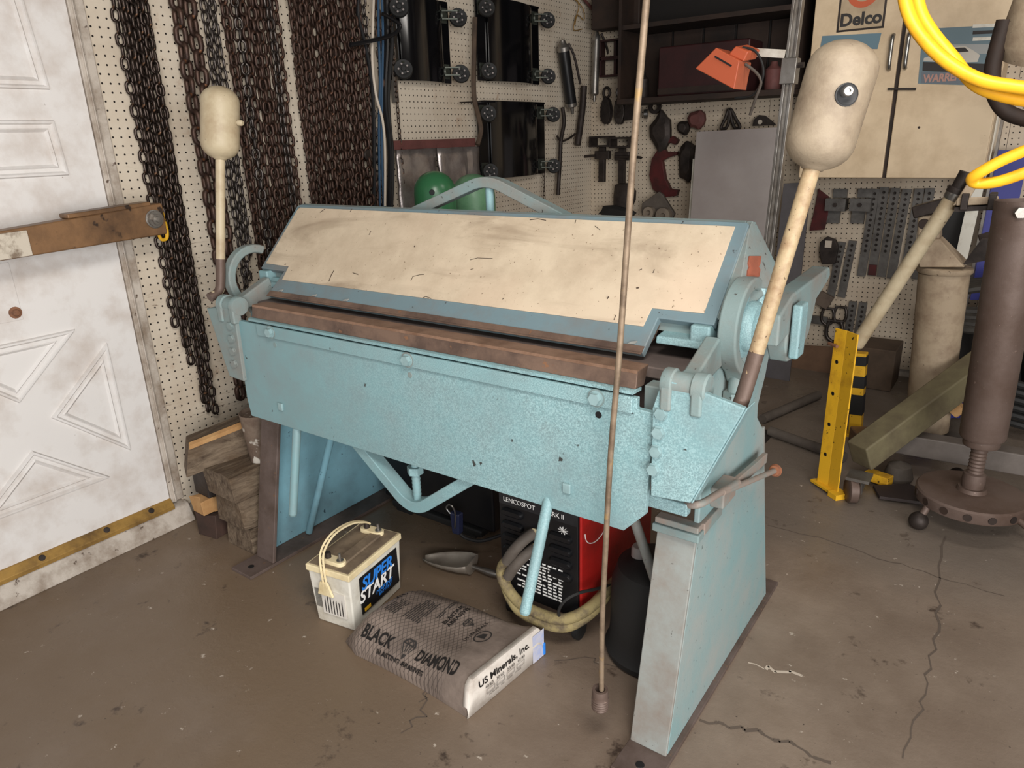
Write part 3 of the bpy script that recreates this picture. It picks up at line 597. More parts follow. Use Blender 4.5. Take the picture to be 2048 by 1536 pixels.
MB().hexa([a + V((.001, .03, .100)), a + V((-.012, .04, .118)), b + V((-.012, .0, .133)), b + V((.001, 0, .115)), a + V((.004, .03, .116)), a + V((-.012, .04, .123)), b + V((-.012, 0, .138)), b + V((.004, 0, .131))]).build('bright_edge', newwood, pk, bevel=.001)
tag(MB().lathe([(.055, 0), (.062, .19), (.060, .19), (.05, .18), (0, .18)], at(530, 905, X=-2.20) + V((0, 0, -.02)), (0, -.05, 1), 20).build('rusty_can', blotch), 'rusty can splashed with white paint behind the timber stack', 'can')
# ---------------------------------------------------------------- cables and hoses by the chains
def cable(name, pts, r, mat, label, cat='cable', x=-2.57, grp='cables hanging beside the chains'):
    return tag(MB().tube([at(px, py, X=x) for px, py in pts], r, 8, 5).build(name, mat), label, cat, grp)
cable('power_cord', [(748, -20), (745, 70), (745, 130), (752, 190), (765, 240), (770, 300), (770, 412)], .006, whitecab, 'cream white cord hanging down to the clamp', x=-2.545)
cable('hanging_cable', [(717, -20), (716, 30), (727, 75), (738, 130), (746, 200), (748, 300), (748, 420)], .008, black, 'black cable kinking left at its top beside the chains', x=-2.555)
cable('hanging_cable', [(757, -20), (757, 60), (760, 160), (758, 260), (760, 420)], .006, bluecab, 'blue cable, left of the pair beside the white cord', x=-2.565)
cable('hanging_cable', [(763, -20), (766, 70), (764, 190), (764, 300), (768, 420)], .006, bluecab, 'blue cable, right of the pair beside the white cord', x=-2.560)
cable('hanging_cable', [(772, -20), (774, 80), (770, 200), (780, 300), (778, 420)], .012, black, 'thick black cable hanging left of the first wheel dolly', x=-2.575)
cable('hanging_cable', [(783, -20), (784, 90), (776, 200), (785, 320), (782, 420)], .010, rubber, 'dull black hose nearest the first wheel dolly', x=-2.58)
cable('hose_loop', [(700, 90), (740, 82), (785, 70), (800, 52), (788, 40), (765, 28)], .009, black, 'black cable looping right toward the first wheel dolly', x=-2.50)
cable('curved_bar', [(950, 35), (948, 110), (948, 190), (958, 235), (962, 262), (955, 290)], .013, worn('dull_bronze_bar', C(96, 80, 66), C(70, 58, 50), 9, (.4, .7), .5, .4), 'dull curved bar hanging between the first two wheel dollies', 'bar', -2.56, None)
tag(MB().bar(at(920, 205, X=-2.59), at(966, 203, X=-2.59), .006, .006).build('wall_peg', iron), 'thin steel peg sticking out beside the lower wheel dolly', 'peg')
tag(MB().box((-2.605, 2.655, 1.60), (-2.585, 2.685, 1.86)).build('flat_bar', galv), 'short grey flat bar hanging left of the first wheel dolly', 'bar')
# ---------------------------------------------------------------- wheel dollies hung on the wall
def dolly(y0, y1, z0, z1, label):
    W = y1 - y0; root = thing('wheel_dolly', (-2.58, (y0 + y1) / 2, z0), label, 'wheel dolly', 'black wheel dollies on the left wall')
    prof = []; fl_ = W * .15
    pts = [(0, 0), (fl_, 0)]
    for i in range(13): t = i / 12; pts.append((fl_ + (W - 2 * fl_) * t, .012 + .040 * math.sin(math.pi * t) ** .8))
    pts += [(W - fl_, 0), (W, 0)]
    top = [V((-2.590 + h, y0 + y, 0)) for y, h in pts]; bot = [V((-2.596 + h, y0 + y, 0)) for y, h in reversed(pts)]
    ring = top + bot
    MB().loft([[p + V((0, 0, z)) for p in ring] for z in (z0, z0 + .012, z1 - .012, z1)]).build('tray', gloss, root, ang=40)
    MB().box((-2.600, y0 + .03, z1 - .008), (-2.566, y1 - .03, z1 + .004)).build('rear_lip', gloss, root)
    for yy in (y0 + .045, y1 - .045):
        for zz in (z0 + .055, z1 - .055):
            yo = -.03 if yy < (y0 + y1) / 2 else .05
            c_ = thing  # caster built as one part with wheel and plate sub-parts
            f_ = MB().box((-2.592, yy - .03, zz - .035), (-2.586, yy + .03, zz + .035))
            f_.lathe([(.022, 0), (.024, .008), (.018, .014)], (-2.586, yy, zz), X_, 14)
            ax = V((-2.528, yy + yo, zz - .012))
            for s_ in (-1, 1): f_.hexa([V((-2.574, yy - .02, zz + s_ * .018 - .003)), V((-2.574, yy + .02, zz + s_ * .018 - .003)), ax + V((.008, .012, s_ * .018 - .003 + .012)), ax + V((.008, -.012, s_ * .018 - .003 + .012)),
                                        V((-2.574, yy - .02, zz + s_ * .018 + .003)), V((-2.574, yy + .02, zz + s_ * .018 + .003)), ax + V((.008, .012, s_ * .018 + .003 + .012)), ax + V((.008, -.012, s_ * .018 + .003 + .012))])
            f_ = f_.build('caster_fork', worn('greened_zinc', C(76, 80, 72), C(52, 54, 48), 20, (.4, .7), .45, .5) if 'greened_zinc' not in bpy.data.materials else bpy.data.materials['greened_zinc'], root)
            d_ = V((.72, -.66, .22)).normalized()
            MB().lathe([(.014, -.013), (.030, -.012), (.042, -.011), (.045, -.005), (.045, .005), (.042, .011), (.030, .010), (.022, .006), (.012, .008), (.010, .014), (0, .014)], ax, d_, 22).build('caster_wheel', rubber, f_)
            u, v, w2 = frame(d_); mb = MB()
            for k in range(5): t = 2 * math.pi * k / 5; mb.lathe([(.0045, .0), (.0045, .0115)], ax + (u * math.cos(t) + v * math.sin(t)) * .023, d_, 8)
            s2 = mb.build('hub_holes', greysheet, f_); s2['kind'] = 'stuff'
    return root
dolly(2.655, 3.09, 1.70, 2.07, 'glossy black wheel dolly at the upper left nearest the chains')
dolly(3.32, 3.92, 1.725, 2.14, 'glossy black wheel dolly hanging at the upper right of the three')
dolly(3.30, 3.97, 1.205, 1.62, 'glossy black wheel dolly hanging lowest, under the other two')
# ---------------------------------------------------------------- foil insulation and gas cylinders
fo = thing('foil_insulation', (-2.58, 2.95, .95), 'crinkled silver foil insulation board with maroon top strip below the pegboard', 'insulation')
for y0, y1 in ((2.63, 2.915), (2.935, 3.28)):
    n = 14; rows = []
    for i in range(n + 1):
        z = .80 + (1.385 - .80) * i / n; rows.append([V((-2.585 + random.uniform(-.007, .007), y0 + (y1 - y0) * j / 10, z)) for j in range(11)])
    m_ = MB(); vs = [p for r in rows for p in r]; fs = [(i * 11 + j, i * 11 + j + 1, (i + 1) * 11 + j + 1, (i + 1) * 11 + j) for i in range(n) for j in range(10)]
    m_.add(vs, fs); o = m_.build('foil_sheet', foil, fo, ang=20); sd = o.modifiers.new('solid', 'SOLIDIFY'); sd.thickness = .012; sd.offset = -1
MB().box((-2.600, 2.62, 1.385), (-2.578, 3.255, 1.428)).build('maroon_strip', maroon, fo, bevel=.002)
def cylinder(c, r, h, mat, label):
    root = thing('gas_cylinder', (c[0], c[1], 0), label, 'gas cylinder', 'gas cylinders behind the brake')
    prof = [(0, 0), (r - .01, 0), (r, .012), (r, h - r)] + [(r * math.cos(math.radians(t)), h - r * .95 + r * .95 * math.sin(math.radians(t))) for t in (15, 30, 45, 60, 75, 90)]
    MB().lathe(prof, c, Z_, 28).build('cylinder_body', mat, root, ang=60); return root
g1 = cylinder((-2.30, 2.58, 0), .098, 1.29, green, 'glossy dark green gas cylinder behind the clamp, left of the two')
MB().lathe([(.0, 0), (.013, .0), (.012, .003)], V((-2.30, 2.58, 1.20)) + V((.055, -.081, 0)) * 1.0, (.55, -.81, 0), 12).build('label_mark', blackpr, g1)
cylinder((-2.30, 2.865, 0), .11, 1.262, green2, 'pale dusty green gas cylinder behind the clamp, right of the two')
# ---------------------------------------------------------------- battery
BT = thing('battery', (-1.545, 1.30, 0), 'dirty white car battery with cream strap handle beside the grey sack', 'battery')
RB = Matrix.Rotation(math.radians(9), 3, 'Z'); b0 = V((-1.480, 1.168, 0)); bx = RB @ V((-1, 0, 0)); by = RB @ V((0, 1, 0)); BW, BL, BH = .160, .262, .208
bp = lambda a, b, z: b0 + bx * a + by * b + V((0, 0, z))
def bbox(a0, a1, l0, l1, z0, z1, ins=0): return MB().hexa([bp(a0 + ins, l0 + ins, z0), bp(a1 - ins, l0 + ins, z0), bp(a1 - ins, l1 - ins, z0), bp(a0 + ins, l1 - ins, z0), bp(a0, l0, z1), bp(a1, l0, z1), bp(a1, l1, z1), bp(a0, l1, z1)])
cs = bbox(0, BW, 0, BL, 0, BH - .022, .008).build('case', whitepl, BT, bevel=.006)
li = bbox(-.004, BW + .004, -.004, BL + .004, BH - .022, BH).build('lid', creampl, BT, bevel=.003)
bbox(.004, BW - .004, .004, BL - .004, BH - .0005, BH + .0025).build('dusty_top', lidm, li, bevel=.001)
bbox(BW * .25, BW * .5, .045, BL - .045, BH + .002, BH + .011).build('vent_cover', lidm, li, bevel=.003)
for l in (.035, BL - .035):
    m_ = MB(); pr = []
    for k in range(20):
        t = 2 * math.pi * k / 20; pr.append((BW * .52 + .018 * math.cos(t) + (.026 if math.cos(t) > 0 else -.026), l + .017 * math.sin(t)))
    m_.loft([[bp(a, b, z) for a, b in pr] for z in (BH + .002, BH + .016)]); tp = m_.build('terminal_pad', creampl, li, bevel=.002)
    MB().lathe([(.010, 0), (.009, .018), (0, .018)], bp(BW * .52 + .02, l, BH + .016), Z_, 14).build('terminal_post', iron, tp)
    MB().lathe([(.011, 0), (.011, .003), (.0045, .003), (.0045, .024), (0, .024)], bp(BW * .52 - .026, l, BH + .016), Z_, 12).build('terminal_stud', galv, tp)
st = [bp(BW * .50, -.010, .150), bp(BW * .52, -.010, BH - .005), bp(BW * .55, .004, BH + .055), bp(BW * .56, .06, BH + .085), bp(BW * .57, .14, BH + .078), bp(BW * .58, .205, BH + .05), bp(BW * .58, BL - .03, BH + .03)]
MB().tube(st, .0035, 6, 6).tube([p + bx * .012 for p in st], .0035, 6, 6).build('strap_handle', creampl, BT)
m_ = MB(); sp = smooth_path(st, 6)
for i in range(4, len(sp) - 3, 2): m_.bar(sp[i], sp[i] + bx * .012, .003, .003)
m_.build('strap_web', creampl, BT)['kind'] = 'stuff'
m_ = MB().hexa([bp(BW * .38, -.012, .118), bp(BW * .75, -.012, .118), bp(BW * .75, -.004, .118), bp(BW * .38, -.004, .118), bp(BW * .48, -.013, .165), bp(BW * .66, -.013, .165), bp(BW * .66, -.006, .165), bp(BW * .48, -.006, .165)])
m_.build('handle_catch', creampl, BT, bevel=.002)
bbox(BW * .16, BW * .72, -.0005 - .001, .003, .045, .13).build('side_label', clearish, cs)
mb = MB()
for k in range(11): mb.add([bp(BW * .745 + k * .0022, .0012, .06), bp(BW * .745 + k * .0022 + .0011, .0012, .06), bp(BW * .745 + k * .0022 + .0011, -.0002, .128), bp(BW * .745 + k * .0022, -.0002, .128)], [(0, 1, 2, 3)])
mb.build('barcode', inkgrey, cs)['kind'] = 'stuff'
mb = MB()
for k in range(7): mb.add([bp(BW * .22 + k * .011, -.0018, .05), bp(BW * .22 + k * .011 + .004, -.0018, .05), bp(BW * .22 + k * .011 + .004, -.0026, .05 + random.uniform(.04, .075)), bp(BW * .22 + k * .011, -.0026, .05 + random.uniform(.04, .075))], [(0, 1, 2, 3)])
mb.build('fine_print', inkgrey, cs)['kind'] = 'stuff'
# front label faces +x side of the battery
nx = -bx; ou = by; ov = V((0, 0, 1))
lo = b0 + nx * .0012 + by * (BL * .53) + V((0, 0, .103)); lo2 = lo - nx * .0015
lb = MB().prism([(-.095, -.062), (.098, -.062), (.098, .066), (-.095, .066)], lo2, ou, ov, -.002, .0015).build('front_label', blackpr, cs)
text('SUPER', .056, lo + ou * -.010 + ov * .034, ou, ov, bluepr, lb, fn=None, sx=1.0, shear=.25, bold=.0012)
text('START', .056, lo + ou * -.018 + ov * -.004, ou, ov, whitepr, lb, sx=1.05, shear=.25, bold=.0012)
text('MARINE', .020, lo + ou * .018 + ov * -.030, ou, ov, bluepr, lb, sx=1.2, shear=.25)
text('BATTERY', .013, lo + ou * .020 + ov * -.044, ou, ov, bluepr, lb, sx=1.2, shear=.25)
MB().prism([(-.085, -.058), (-.055, -.058), (-.055, -.046), (-.085, -.046)], lo, ou, ov, 0, .0008).build('yellow_mark', yellow, lb)
# ---------------------------------------------------------------- sack of blasting abrasive
BG = thing('abrasive_sack', (-1.20, 1.28, 0), 'dusty grey woven sack of blasting abrasive with black print on the floor', 'sack')
gx0, gx1, gy0, gy1 = -1.462, -.966, 1.094, 1.408
def bag_p(s, t):      # s,t in 0..1 -> top surface point
    ex = min(s, 1 - s); ey = min(t, 1 - t)
    x = gx0 + (gx1 - gx0) * s; y = gy0 + (gy1 - gy0) * t
    e0 = .26 if s < .6 else .26 - (s - .6) * .5; h = (.094 + .012 * s) * min(1, (s / .14 + .12)) ** .5 * (min(1, ey / e0) ** .55 * .70 + .30)
    h += .012 * math.sin(s * 7 + 1) * math.sin(t * 5) * min(1, ey * 6) * min(1, ex * 6)
    y += (.5 - t) * .05 * (1 - min(1, s / .12)) + .012 * math.sin(s * 3.1)
    x += .03 * (t - .5) * (1 if s > .5 else .4)
    return V((x, y, h))
ns, nt = 34, 24; vs = [bag_p(i / ns, j / nt) for i in range(ns + 1) for j in range(nt + 1)]
fs = [(i * (nt + 1) + j, (i + 1) * (nt + 1) + j, (i + 1) * (nt + 1) + j + 1, i * (nt + 1) + j + 1) for i in range(ns) for j in range(nt)]
rim = [i * (nt + 1) for i in range(ns + 1)] + [ns * (nt + 1) + j for j in range(1, nt + 1)] + [i * (nt + 1) + nt for i in range(ns - 1, -1, -1)] + [j for j in range(nt - 1, 0, -1)]
base = len(vs)
for k in rim: p = vs[k]; vs.append(V((p.x + (p.x - (gx0 + gx1) / 2) * -.01, p.y + (p.y - (gy0 + gy1) / 2) * -.02, .001)))
nr = len(rim)
for k in range(nr): fs.append((rim[k], base + k, base + (k + 1) % nr, rim[(k + 1) % nr]))
fs.append(tuple(base + k for k in range(nr)))
sk = MB().add(vs, fs).build('sack_body', bagm, BG, ang=60)
m_ = MB(); rows = []
for j in range(nt + 1):
    p = bag_p(1, j / nt); q_ = bag_p(.995, j / nt); rows.append([V((p.x + .003, p.y, .0015)), V((p.x + .006, p.y, q_.z * .55)), V((p.x + .003, p.y, q_.z + .004)), V((p.x - .012, p.y, q_.z + .0045))])
m_.add([p for r in rows for p in r], [(j * 4 + k, j * 4 + k + 1, (j + 1) * 4 + k + 1, (j + 1) * 4 + k) for j in range(nt) for k in range(3)])
eb = m_.build('end_flap', baglab, BG); sd = eb.modifiers.new('solid', 'SOLIDIFY'); sd.thickness = .002
def endfn(c, zc, rot=0):
    def f(x, y, z):
        t = c + x / (gy1 - gy0); p = bag_p(1, max(0, min(1, t))); h = zc + y; return V((p.x + .0095 - .004 * abs(h - .05) / .05, p.y, h))
    return f
text('US Minerals, Inc.', .027, (0, 0, 0), X_, Y_, inkgrey, eb, fn=endfn(.46, .080), bold=.0006, sx=1.12)
text('40/60   30/60   20/40   12/40', .0125, (0, 0, 0), X_, Y_, inkgrey, eb, fn=endfn(.46, .0585), sx=1.1)
text('EXTRA FINE     FINE     MEDIUM     COARSE', .0068, (0, 0, 0), X_, Y_, inkgrey, eb, fn=endfn(.46, .026))
for c in (.27, .395, .525, .655):
    f = endfn(c, .042); m_ = MB()
    for a, b, a2, b2 in ((-.016, -.008, .016, -.0068), (-.016, .0068, .016, .008), (-.016, -.008, -.0148, .008), (.0148, -.008, .016, .008)): m_.add([f(a, b, 0), f(a2, b, 0), f(a2, b2, 0), f(a, b2, 0)], [(0, 1, 2, 3)])
    m_.build('check_box', inkgrey, eb)['kind'] = 'stuff'
f = endfn(.90, .05); m_ = MB(); n = 6
m_.add([f(-.02, -.048, 0), f(.03, -.048, 0), f(.03, .045, 0), f(-.02, .045, 0)], [(0, 1, 2, 3)]); m_.build('blue_print_patch', worn('faded_blue_print', C(170, 180, 214), C(198, 196, 204), 30, (.4, .6), .6), eb)
p = bag_p(1, 1); MB().box((p.x - .004, p.y - .006, .004), (p.x + .009, p.y + .004, p.z + .012)).build('blue_edge', bluepr, eb, bevel=.003)
def topfn(s, t, ang=0):
    c_, s_ = math.cos(ang), math.sin(ang)
    def f(x, y, z):
        a = x * c_ - y * s_; b = x * s_ + y * c_; p = bag_p(max(.01, min(.99, s + a / (gx1 - gx0))), max(.01, min(.99, t + b / (gy1 - gy0)))); return p + V((0, -.0006, .0022))
    return f
text('BLACK', .042, 0 * X_, X_, Y_, inkgrey, sk, fn=topfn(.255, .105), sx=.86, bold=.0012)
text('DIAMOND', .040, 0 * X_, X_, Y_, inkgrey, sk, fn=topfn(.725, .115), sx=.82, bold=.0012)
text('BLASTING ABRASIVES', .012, 0 * X_, X_, Y_, inkgrey, sk, fn=topfn(.48, .018), sx=1.6, bold=.0004)
def diamond(f, k, parent, name='diamond_mark'):
    m_ = MB()
    def ln(a, b, w=.0022):
        a, b = V(a), V(b); d = (b - a).normalized(); n = V((-d.y, d.x)) * w / 2
        q_ = [a + n, a - n, b - n, b + n]; m_.add([f(p.x * k, p.y * k, 0) for p in q_], [(0, 1, 2, 3)])
    T = [(-.03, .010), (-.018, .026), (.018, .026), (.03, .010)]; B = (0, -.034)
    for i in range(3): ln(T[i], T[i + 1], .005)
    for q_ in (T[0], (-.012, .010), (.0, .010), (.012, .010), T[3]): ln(q_, B, .0035)
    ln(T[0], T[3], .004)
    for a, b in (((-.012, .010), (-.018, .026)), ((-.012, .010), (0, .026)), ((.012, .010), (0, .026)), ((.012, .010), (.018, .026))): ln(a, b, .003)
    o = m_.build(name, inkgrey, parent, flat=True); o['kind'] = 'stuff'; return o
diamond(topfn(.475, .135), .85, sk); diamond(topfn(.66, .62, math.pi / 2), .55, sk)
text('BLASTING\nABRASIVES', .019, 0 * X_, X_, Y_, inkgrey, sk, fn=topfn(.55, .64, math.pi / 2), bold=.0004)
text('US MINERALS', .016, 0 * X_, X_, Y_, inkgrey, sk, fn=topfn(.745, .56, math.pi / 2))
text('WT.', .024, 0 * X_, X_, Y_, inkgrey, sk, fn=topfn(.13, .62, math.pi / 2), bold=.0004)
def printlines(s0, s1, t0, t1, n, ang=0):
    m_ = MB()
    for i in range(n):
        s = s0 + (s1 - s0) * i / n; ta = t0 + random.uniform(0, .02); tb = t1 - random.uniform(0, .05); w_ = (s1 - s0) / n * .42; k = 6
        for j in range(k):
            if random.random() < .12: continue
            u0, u1 = ta + (tb - ta) * j / k, ta + (tb - ta) * (j + .93) / k
            m_.add([bag_p(s, u0) + V((0, 0, .002)), bag_p(s + w_, u0) + V((0, 0, .002)), bag_p(s + w_, u1) + V((0, 0, .002)), bag_p(s, u1) + V((0, 0, .002))], [(0, 1, 2, 3)])
    m_.build('fine_print', inkgrey, sk, flat=True)['kind'] = 'stuff'
printlines(.16, .25, .33, .58, 6); printlines(.29, .41, .36, .70, 8); printlines(.46, .49, .52, .86, 2)
m_ = MB(); f = topfn(.81, .54)
for k in range(20):
    a, b = 2 * math.pi * k / 20, 2 * math.pi * (k + 1) / 20; m_.add([f(.019 * math.cos(a), .026 * math.sin(a), 0), f(.022 * math.cos(a), .030 * math.sin(a), 0), f(.022 * math.cos(b), .030 * math.sin(b), 0), f(.019 * math.cos(b), .026 * math.sin(b), 0)], [(0, 1, 2, 3)])
m_.add([f(-.015, -.012, 0), f(.012, -.006, 0), f(.004, .016, 0), f(-.008, .01, 0)], [(0, 1, 2, 3)]); m_.build('round_emblem', inkgrey, sk, flat=True)['kind'] = 'stuff'
# ---------------------------------------------------------------- spot welder under the brake
WD = thing('spot_welder', (-1.02, 1.75, 0), 'black and red spot welder on casters under the brake with coiled yellow cables', 'welder')
MB().box((-1.165, 1.512, .085), (-.882, 1.98, .47)).build('red_cabinet', red, WD, bevel=.006)
fp = MB().box((-1.160, 1.500, .09), (-.887, 1.512, .465)).build('front_panel', black, WD, bevel=.003)
MB().box((-1.158, 1.4985, .395), (-.889, 1.500, .462)).build('title_band', worn('grey_band', C(40, 40, 42), C(30, 30, 32), 10, (.4, .6), .4), fp)
text('LENCOSPOT', .021, (-1.085, 1.4975, .413), X_, Z_, whitepr, fp, sx=.95)
text('MARK II', .021, (-.965, 1.4975, .413), X_, Z_, whitepr, fp, sx=.95)
def louver(x0, x1, z): 
    m_ = MB(); r = .014; pr = []
    for k in range(20): t = 2 * math.pi * k / 20; pr.append(((x1 - r if math.cos(t) > 0 else x0 + r) + r * math.cos(t), z + r * math.sin(t)))
    m_.loft([[V((a, 1.500 - h, b)) for a, b in pr] if h < .006 else [V((a, 1.500 - h, b - .002)) for a, b in [((p[0] - (x0 + x1) / 2) * .9 + (x0 + x1) / 2, (p[1] - z) * .5 + z + .003) for p in pr]] for h in (0, .004, .011)])
    return m_.build('louver', black, fp)
for k in range(4):
    louver(-1.148, -1.072, .372 - k * .042); louver(-.982, -.905, .345 - k * .042)
MB().lathe([(.0, 0), (.012, 0), (.013, .004)], (-1.032, 1.498, .335), -Y_, 16).lathe([(.0, 0), (.012, 0), (.013, .004)], (-1.030, 1.498, .285), -Y_, 16).build('brass_terminals', creampl, fp)
m_ = MB()
for r_ in range(11):
    for k in range(9):
        if random.random() < .15: continue
        x = -1.10 + k * .0185; m_.box((x, 1.4985, .232 - r_ * .0105), (x + random.uniform(.009, .0165), 1.4995, .237 - r_ * .0105))
m_.build('instruction_print', whitepr, fp)['kind'] = 'stuff'
m_ = MB()
for k in range(9): a = 2 * math.pi * k / 9 + .2; m_.bar(V((-.935, 1.4985, .370)), V((-.935 + .016 * math.cos(a), 1.4985, .370 + .012 * math.sin(a))), .001, .003, (0, 1, 0))
m_.build('spark_emblem', whitepr, fp)['kind'] = 'stuff'
MB().tube([(-.8815, 1.60 + .07 * math.cos(a), .36 + .055 * math.sin(a)) for a in [math.radians(180 + 12 * k) for k in range(16)]], .0015, 6, 2).build('white_arc', whitepr, WD)
for x in (-1.14, -.90):
    for y in (1.53, 1.94):
        f_ = MB().box((x - .02, y - .02, .062), (x + .02, y + .02, .0845)).build('caster_fork', iron, WD); MB().lathe([(.0, -.011), (.026, -.011), (.032, -.008), (.032, .008), (.026, .011), (0, .011)], (x, y, .032), X_, 16).build('caster_wheel', rubber, f_)
for dz, dx in ((0, 0), (-.05, .012)):
    s0 = V((-1.032 + dx * .2, 1.490, .335 + dz)); MB().tube([s0, s0 + V((-.012, -.03, -.012)), s0 + V((-.035, -.05, -.045)), s0 + V((-.062, -.05, -.09))], .017, 12, 5).build('cable_sleeve', greyrub, WD)
    MB().tube([s0 + V((-.055, -.05, -.08)), V((-1.115 + dx, 1.445, .215 + dz * .5)), V((-1.110 + dx, 1.44, .175 + dz * .5)), V((-1.05, 1.43, .130 + dz * .55)), V((-.97, 1.43, .118 + dz * .55)), V((-.89, 1.44, .128 + dz * .5)), V((-.845, 1.50, .15 + dz * .4)), V((-.84, 1.60, .16 + dz * .3)), V((-.85, 1.70, .14))], .0165, 12, 6).build('welding_cable', cablem, WD)
MB().tube([(-.905, 1.435, .12), (-.905, 1.425, .16), (-.885, 1.43, .20), (-.86, 1.46, .215), (-.84, 1.52, .20), (-.835, 1.60, .17)], .0045, 8).build('thin_cord', rubber, WD)
# ---------------------------------------------------------------- charger, scoop, jug under the brake
CH = thing('battery_charger', (-1.70, 1.95, 0), 'black boxy battery charger under the brake behind the white battery', 'battery charger')
cb = MB().box((-1.985, 1.80, .05), (-1.42, 2.08, .36)).build('charger_case', black, CH, bevel=.01)
MB().box((-1.93, 1.785, .02), (-1.47, 2.06, .0495)).build('charger_base', rubber, CH, bevel=.008)
for x in (-1.88, -1.55): MB().box((x - .04, 1.80, 0), (x + .04, 2.0, .0195)).build('foot', rubber, CH)
text('battery tester', .022, (-1.85, 1.7985, .285), X_, Z_, inkgrey if False else plain('faint_grey_print', C(120, 120, 118), .6), cb)
text('charger', .022, (-1.88, 1.7985, .255), X_, Z_, bpy.data.materials['faint_grey_print'], cb)
c0 = at(912, 1040, Y=1.70)
MB().hexa([c0 + V(p) for p in ((-.016, -.01, -.055), (.016, -.01, -.055), (.016, .02, -.055), (-.016, .02, -.055), (-.022, -.01, .03), (.022, -.01, .03), (.022, .02, .03), (-.022, .02, .03))]).build('blue_clamp', plain('navy_plastic', C(34, 40, 66), .4), CH, bevel=.006)
MB().tube([c0 + V((-.005, -.022, .035)), c0 + V((-.02, -.025, .055)), c0 + V((0, -.028, .075)), c0 + V((.02, -.025, .05)), c0 + V((.012, -.022, -.02))], .003, 6).build('clamp_spring', steel, CH)
MB().tube([c0 + V((0, .01, -.05)), c0 + V((.02, .02, -.075)), c0 + V((.08, .04, -.08)), c0 + V((.14, .09, -.06))], .007, 8).build('charger_lead', rubber, CH)
scoopm = worn('dull_aluminium', C(150, 142, 130), C(120, 110, 100), 10, (.4, .7), .5, .25, bump=.1)
SC = thing('scoop', (-1.45, 1.61, 0), 'grey aluminium scoop lying on the floor beside the welder', 'scoop')
m_ = MB(); rows = []; d_ = (at(945, 1132, Z=.03) - at(847, 1108, Z=.03)); d_.z = 0; LL = d_.length; d_.normalize(); n_ = V((-d_.y, d_.x, 0)); o_ = at(847, 1108, Z=.03); o_.z = 0
for i in range(13):
    t = i / 12; wv = .052 * (math.sin(math.pi * min(1, t * .62 + .02)) ** .6) * (1 if t < .85 else 1 - (t - .85) * 1.2); h = .050 * (.35 + .65 * t)
    rows.append([o_ + d_ * LL * 1.0 * t + n_ * wv * math.cos(a) + V((0, 0, .002 + h * (1 - math.sin(a)) ** 1.0)) for a in [math.pi * k / 10 for k in range(11)]])
m_.add([p for r in rows for p in r], [(i * 11 + k, i * 11 + k + 1, (i + 1) * 11 + k + 1, (i + 1) * 11 + k) for i in range(12) for k in range(10)])
o = m_.build('scoop_bowl', scoopm, SC); sd = o.modifiers.new('solid', 'SOLIDIFY'); sd.thickness = .0015
MB().prism([(.045 * math.cos(a), .002 + .05 * (1 - math.sin(a))) for a in [math.pi * k / 10 for k in range(11)]], o_ + d_ * LL * .99, n_, Z_, 0, .002).build('scoop_back', scoopm, SC)
e0 = o_ + d_ * LL + V((0, 0, .028)); MB().lathe([(.007, 0), (.007, .02), (.012, .05), (.013, .08), (.009, .1), (0, .103)], e0, d_ + V((0, 0, -.1)), 12).build('scoop_handle', galv, SC)
JG = thing('black_drum', (-.70, 1.60, 0), 'black round plastic drum with grey cap under the right end of the brake', 'drum')
MB().lathe([(0, 0), (.120, 0), (.138, .012), (.142, .03), (.132, .05), (.128, .09), (.126, .24), (.110, .29), (.07, .315), (0, .32)], (-.69, 1.60, 0), Z_, 36).build('drum_body', rubber, JG, ang=30)
MB().lathe([(.022, .0), (.024, .005), (.024, .04), (.02, .046), (0, .046)], (-.735, 1.58, .30), Z_, 18).build('drum_cap', greysheet, JG)
# ---------------------------------------------------------------- hanging rod in front of the brake
HR = thing('hanging_rod', at(1203, 1400, Y=1.19), 'long rusty rod hanging in front of the brake with a threaded coupling at its end', 'rod')
rp = [at(x, y, Y=1.19) for x, y in ((1203, 1380), (1204, 1250), (1212, 1080), (1222, 900), (1240, 690), (1265, 330), (1293, 0))]
rp.append(rp[-1] + (rp[-1] - rp[-2]) * ((2.59 - rp[-1].z) / (rp[-1].z - rp[-2].z)))
MB().tube(rp, .0062, 10, 4).build('rod', worn('rusty_galvanized_rod', C(136, 118, 98), C(104, 88, 72), 20, (.4, .65), .55, .3, C(150, 124, 84), 16, .62), HR)
b_ = at(1200, 1416, Y=1.19); up = (rp[1] - rp[0]).normalized()
MB().lathe([(.010, 0), (.0185, 0), (.020, .003)] + [(.0205 if k % 2 else .0188, .005 + k * .0034) for k in range(9)] + [(.0195, .040), (.0185, .056), (.012, .056), (.011, .03)], b_, up, 20).build('coupling', brownpipe, HR)
# ================================================================ steel post with the orange lamp
PO = thing('steel_post', at(1542, 460, Y=3.30) * V((0, 0, 0)).dot(V((0, 0, 0))) if False else V((-.955, 3.30, 0)), 'tall galvanized steel post with a sliding collar behind the clamp', 'post')
pa, pb = at(1542, 460, Y=3.30), at(1597, 0, Y=3.30); dz = (pb - pa) / (pb.z - pa.z); pf = lambda z: pa + dz * (z - pa.z)
for s_ in (-1, 1): MB().bar(pf(.0) + V((s_ * .015, 0, 0)), pf(2.59) + V((s_ * .015, 0, 0)), .012, .04, (0, 1, 0)).build('post_flange', galv, PO, bevel=.002)
MB().bar(pf(.0) + V((0, .012, 0)), pf(2.59) + V((0, .012, 0)), .03, .012, (0, 1, 0)).build('post_web', galv, PO)
MB().bar(pf(1.60), pf(1.70), .062, .062, (0, 1, 0)).build('collar', galv, PO, bevel=.003)
MB().hexbolt(pf(1.67) + V((.03, -.005, 0)), X_, .012, .025).build('collar_bolt', iron, PO)
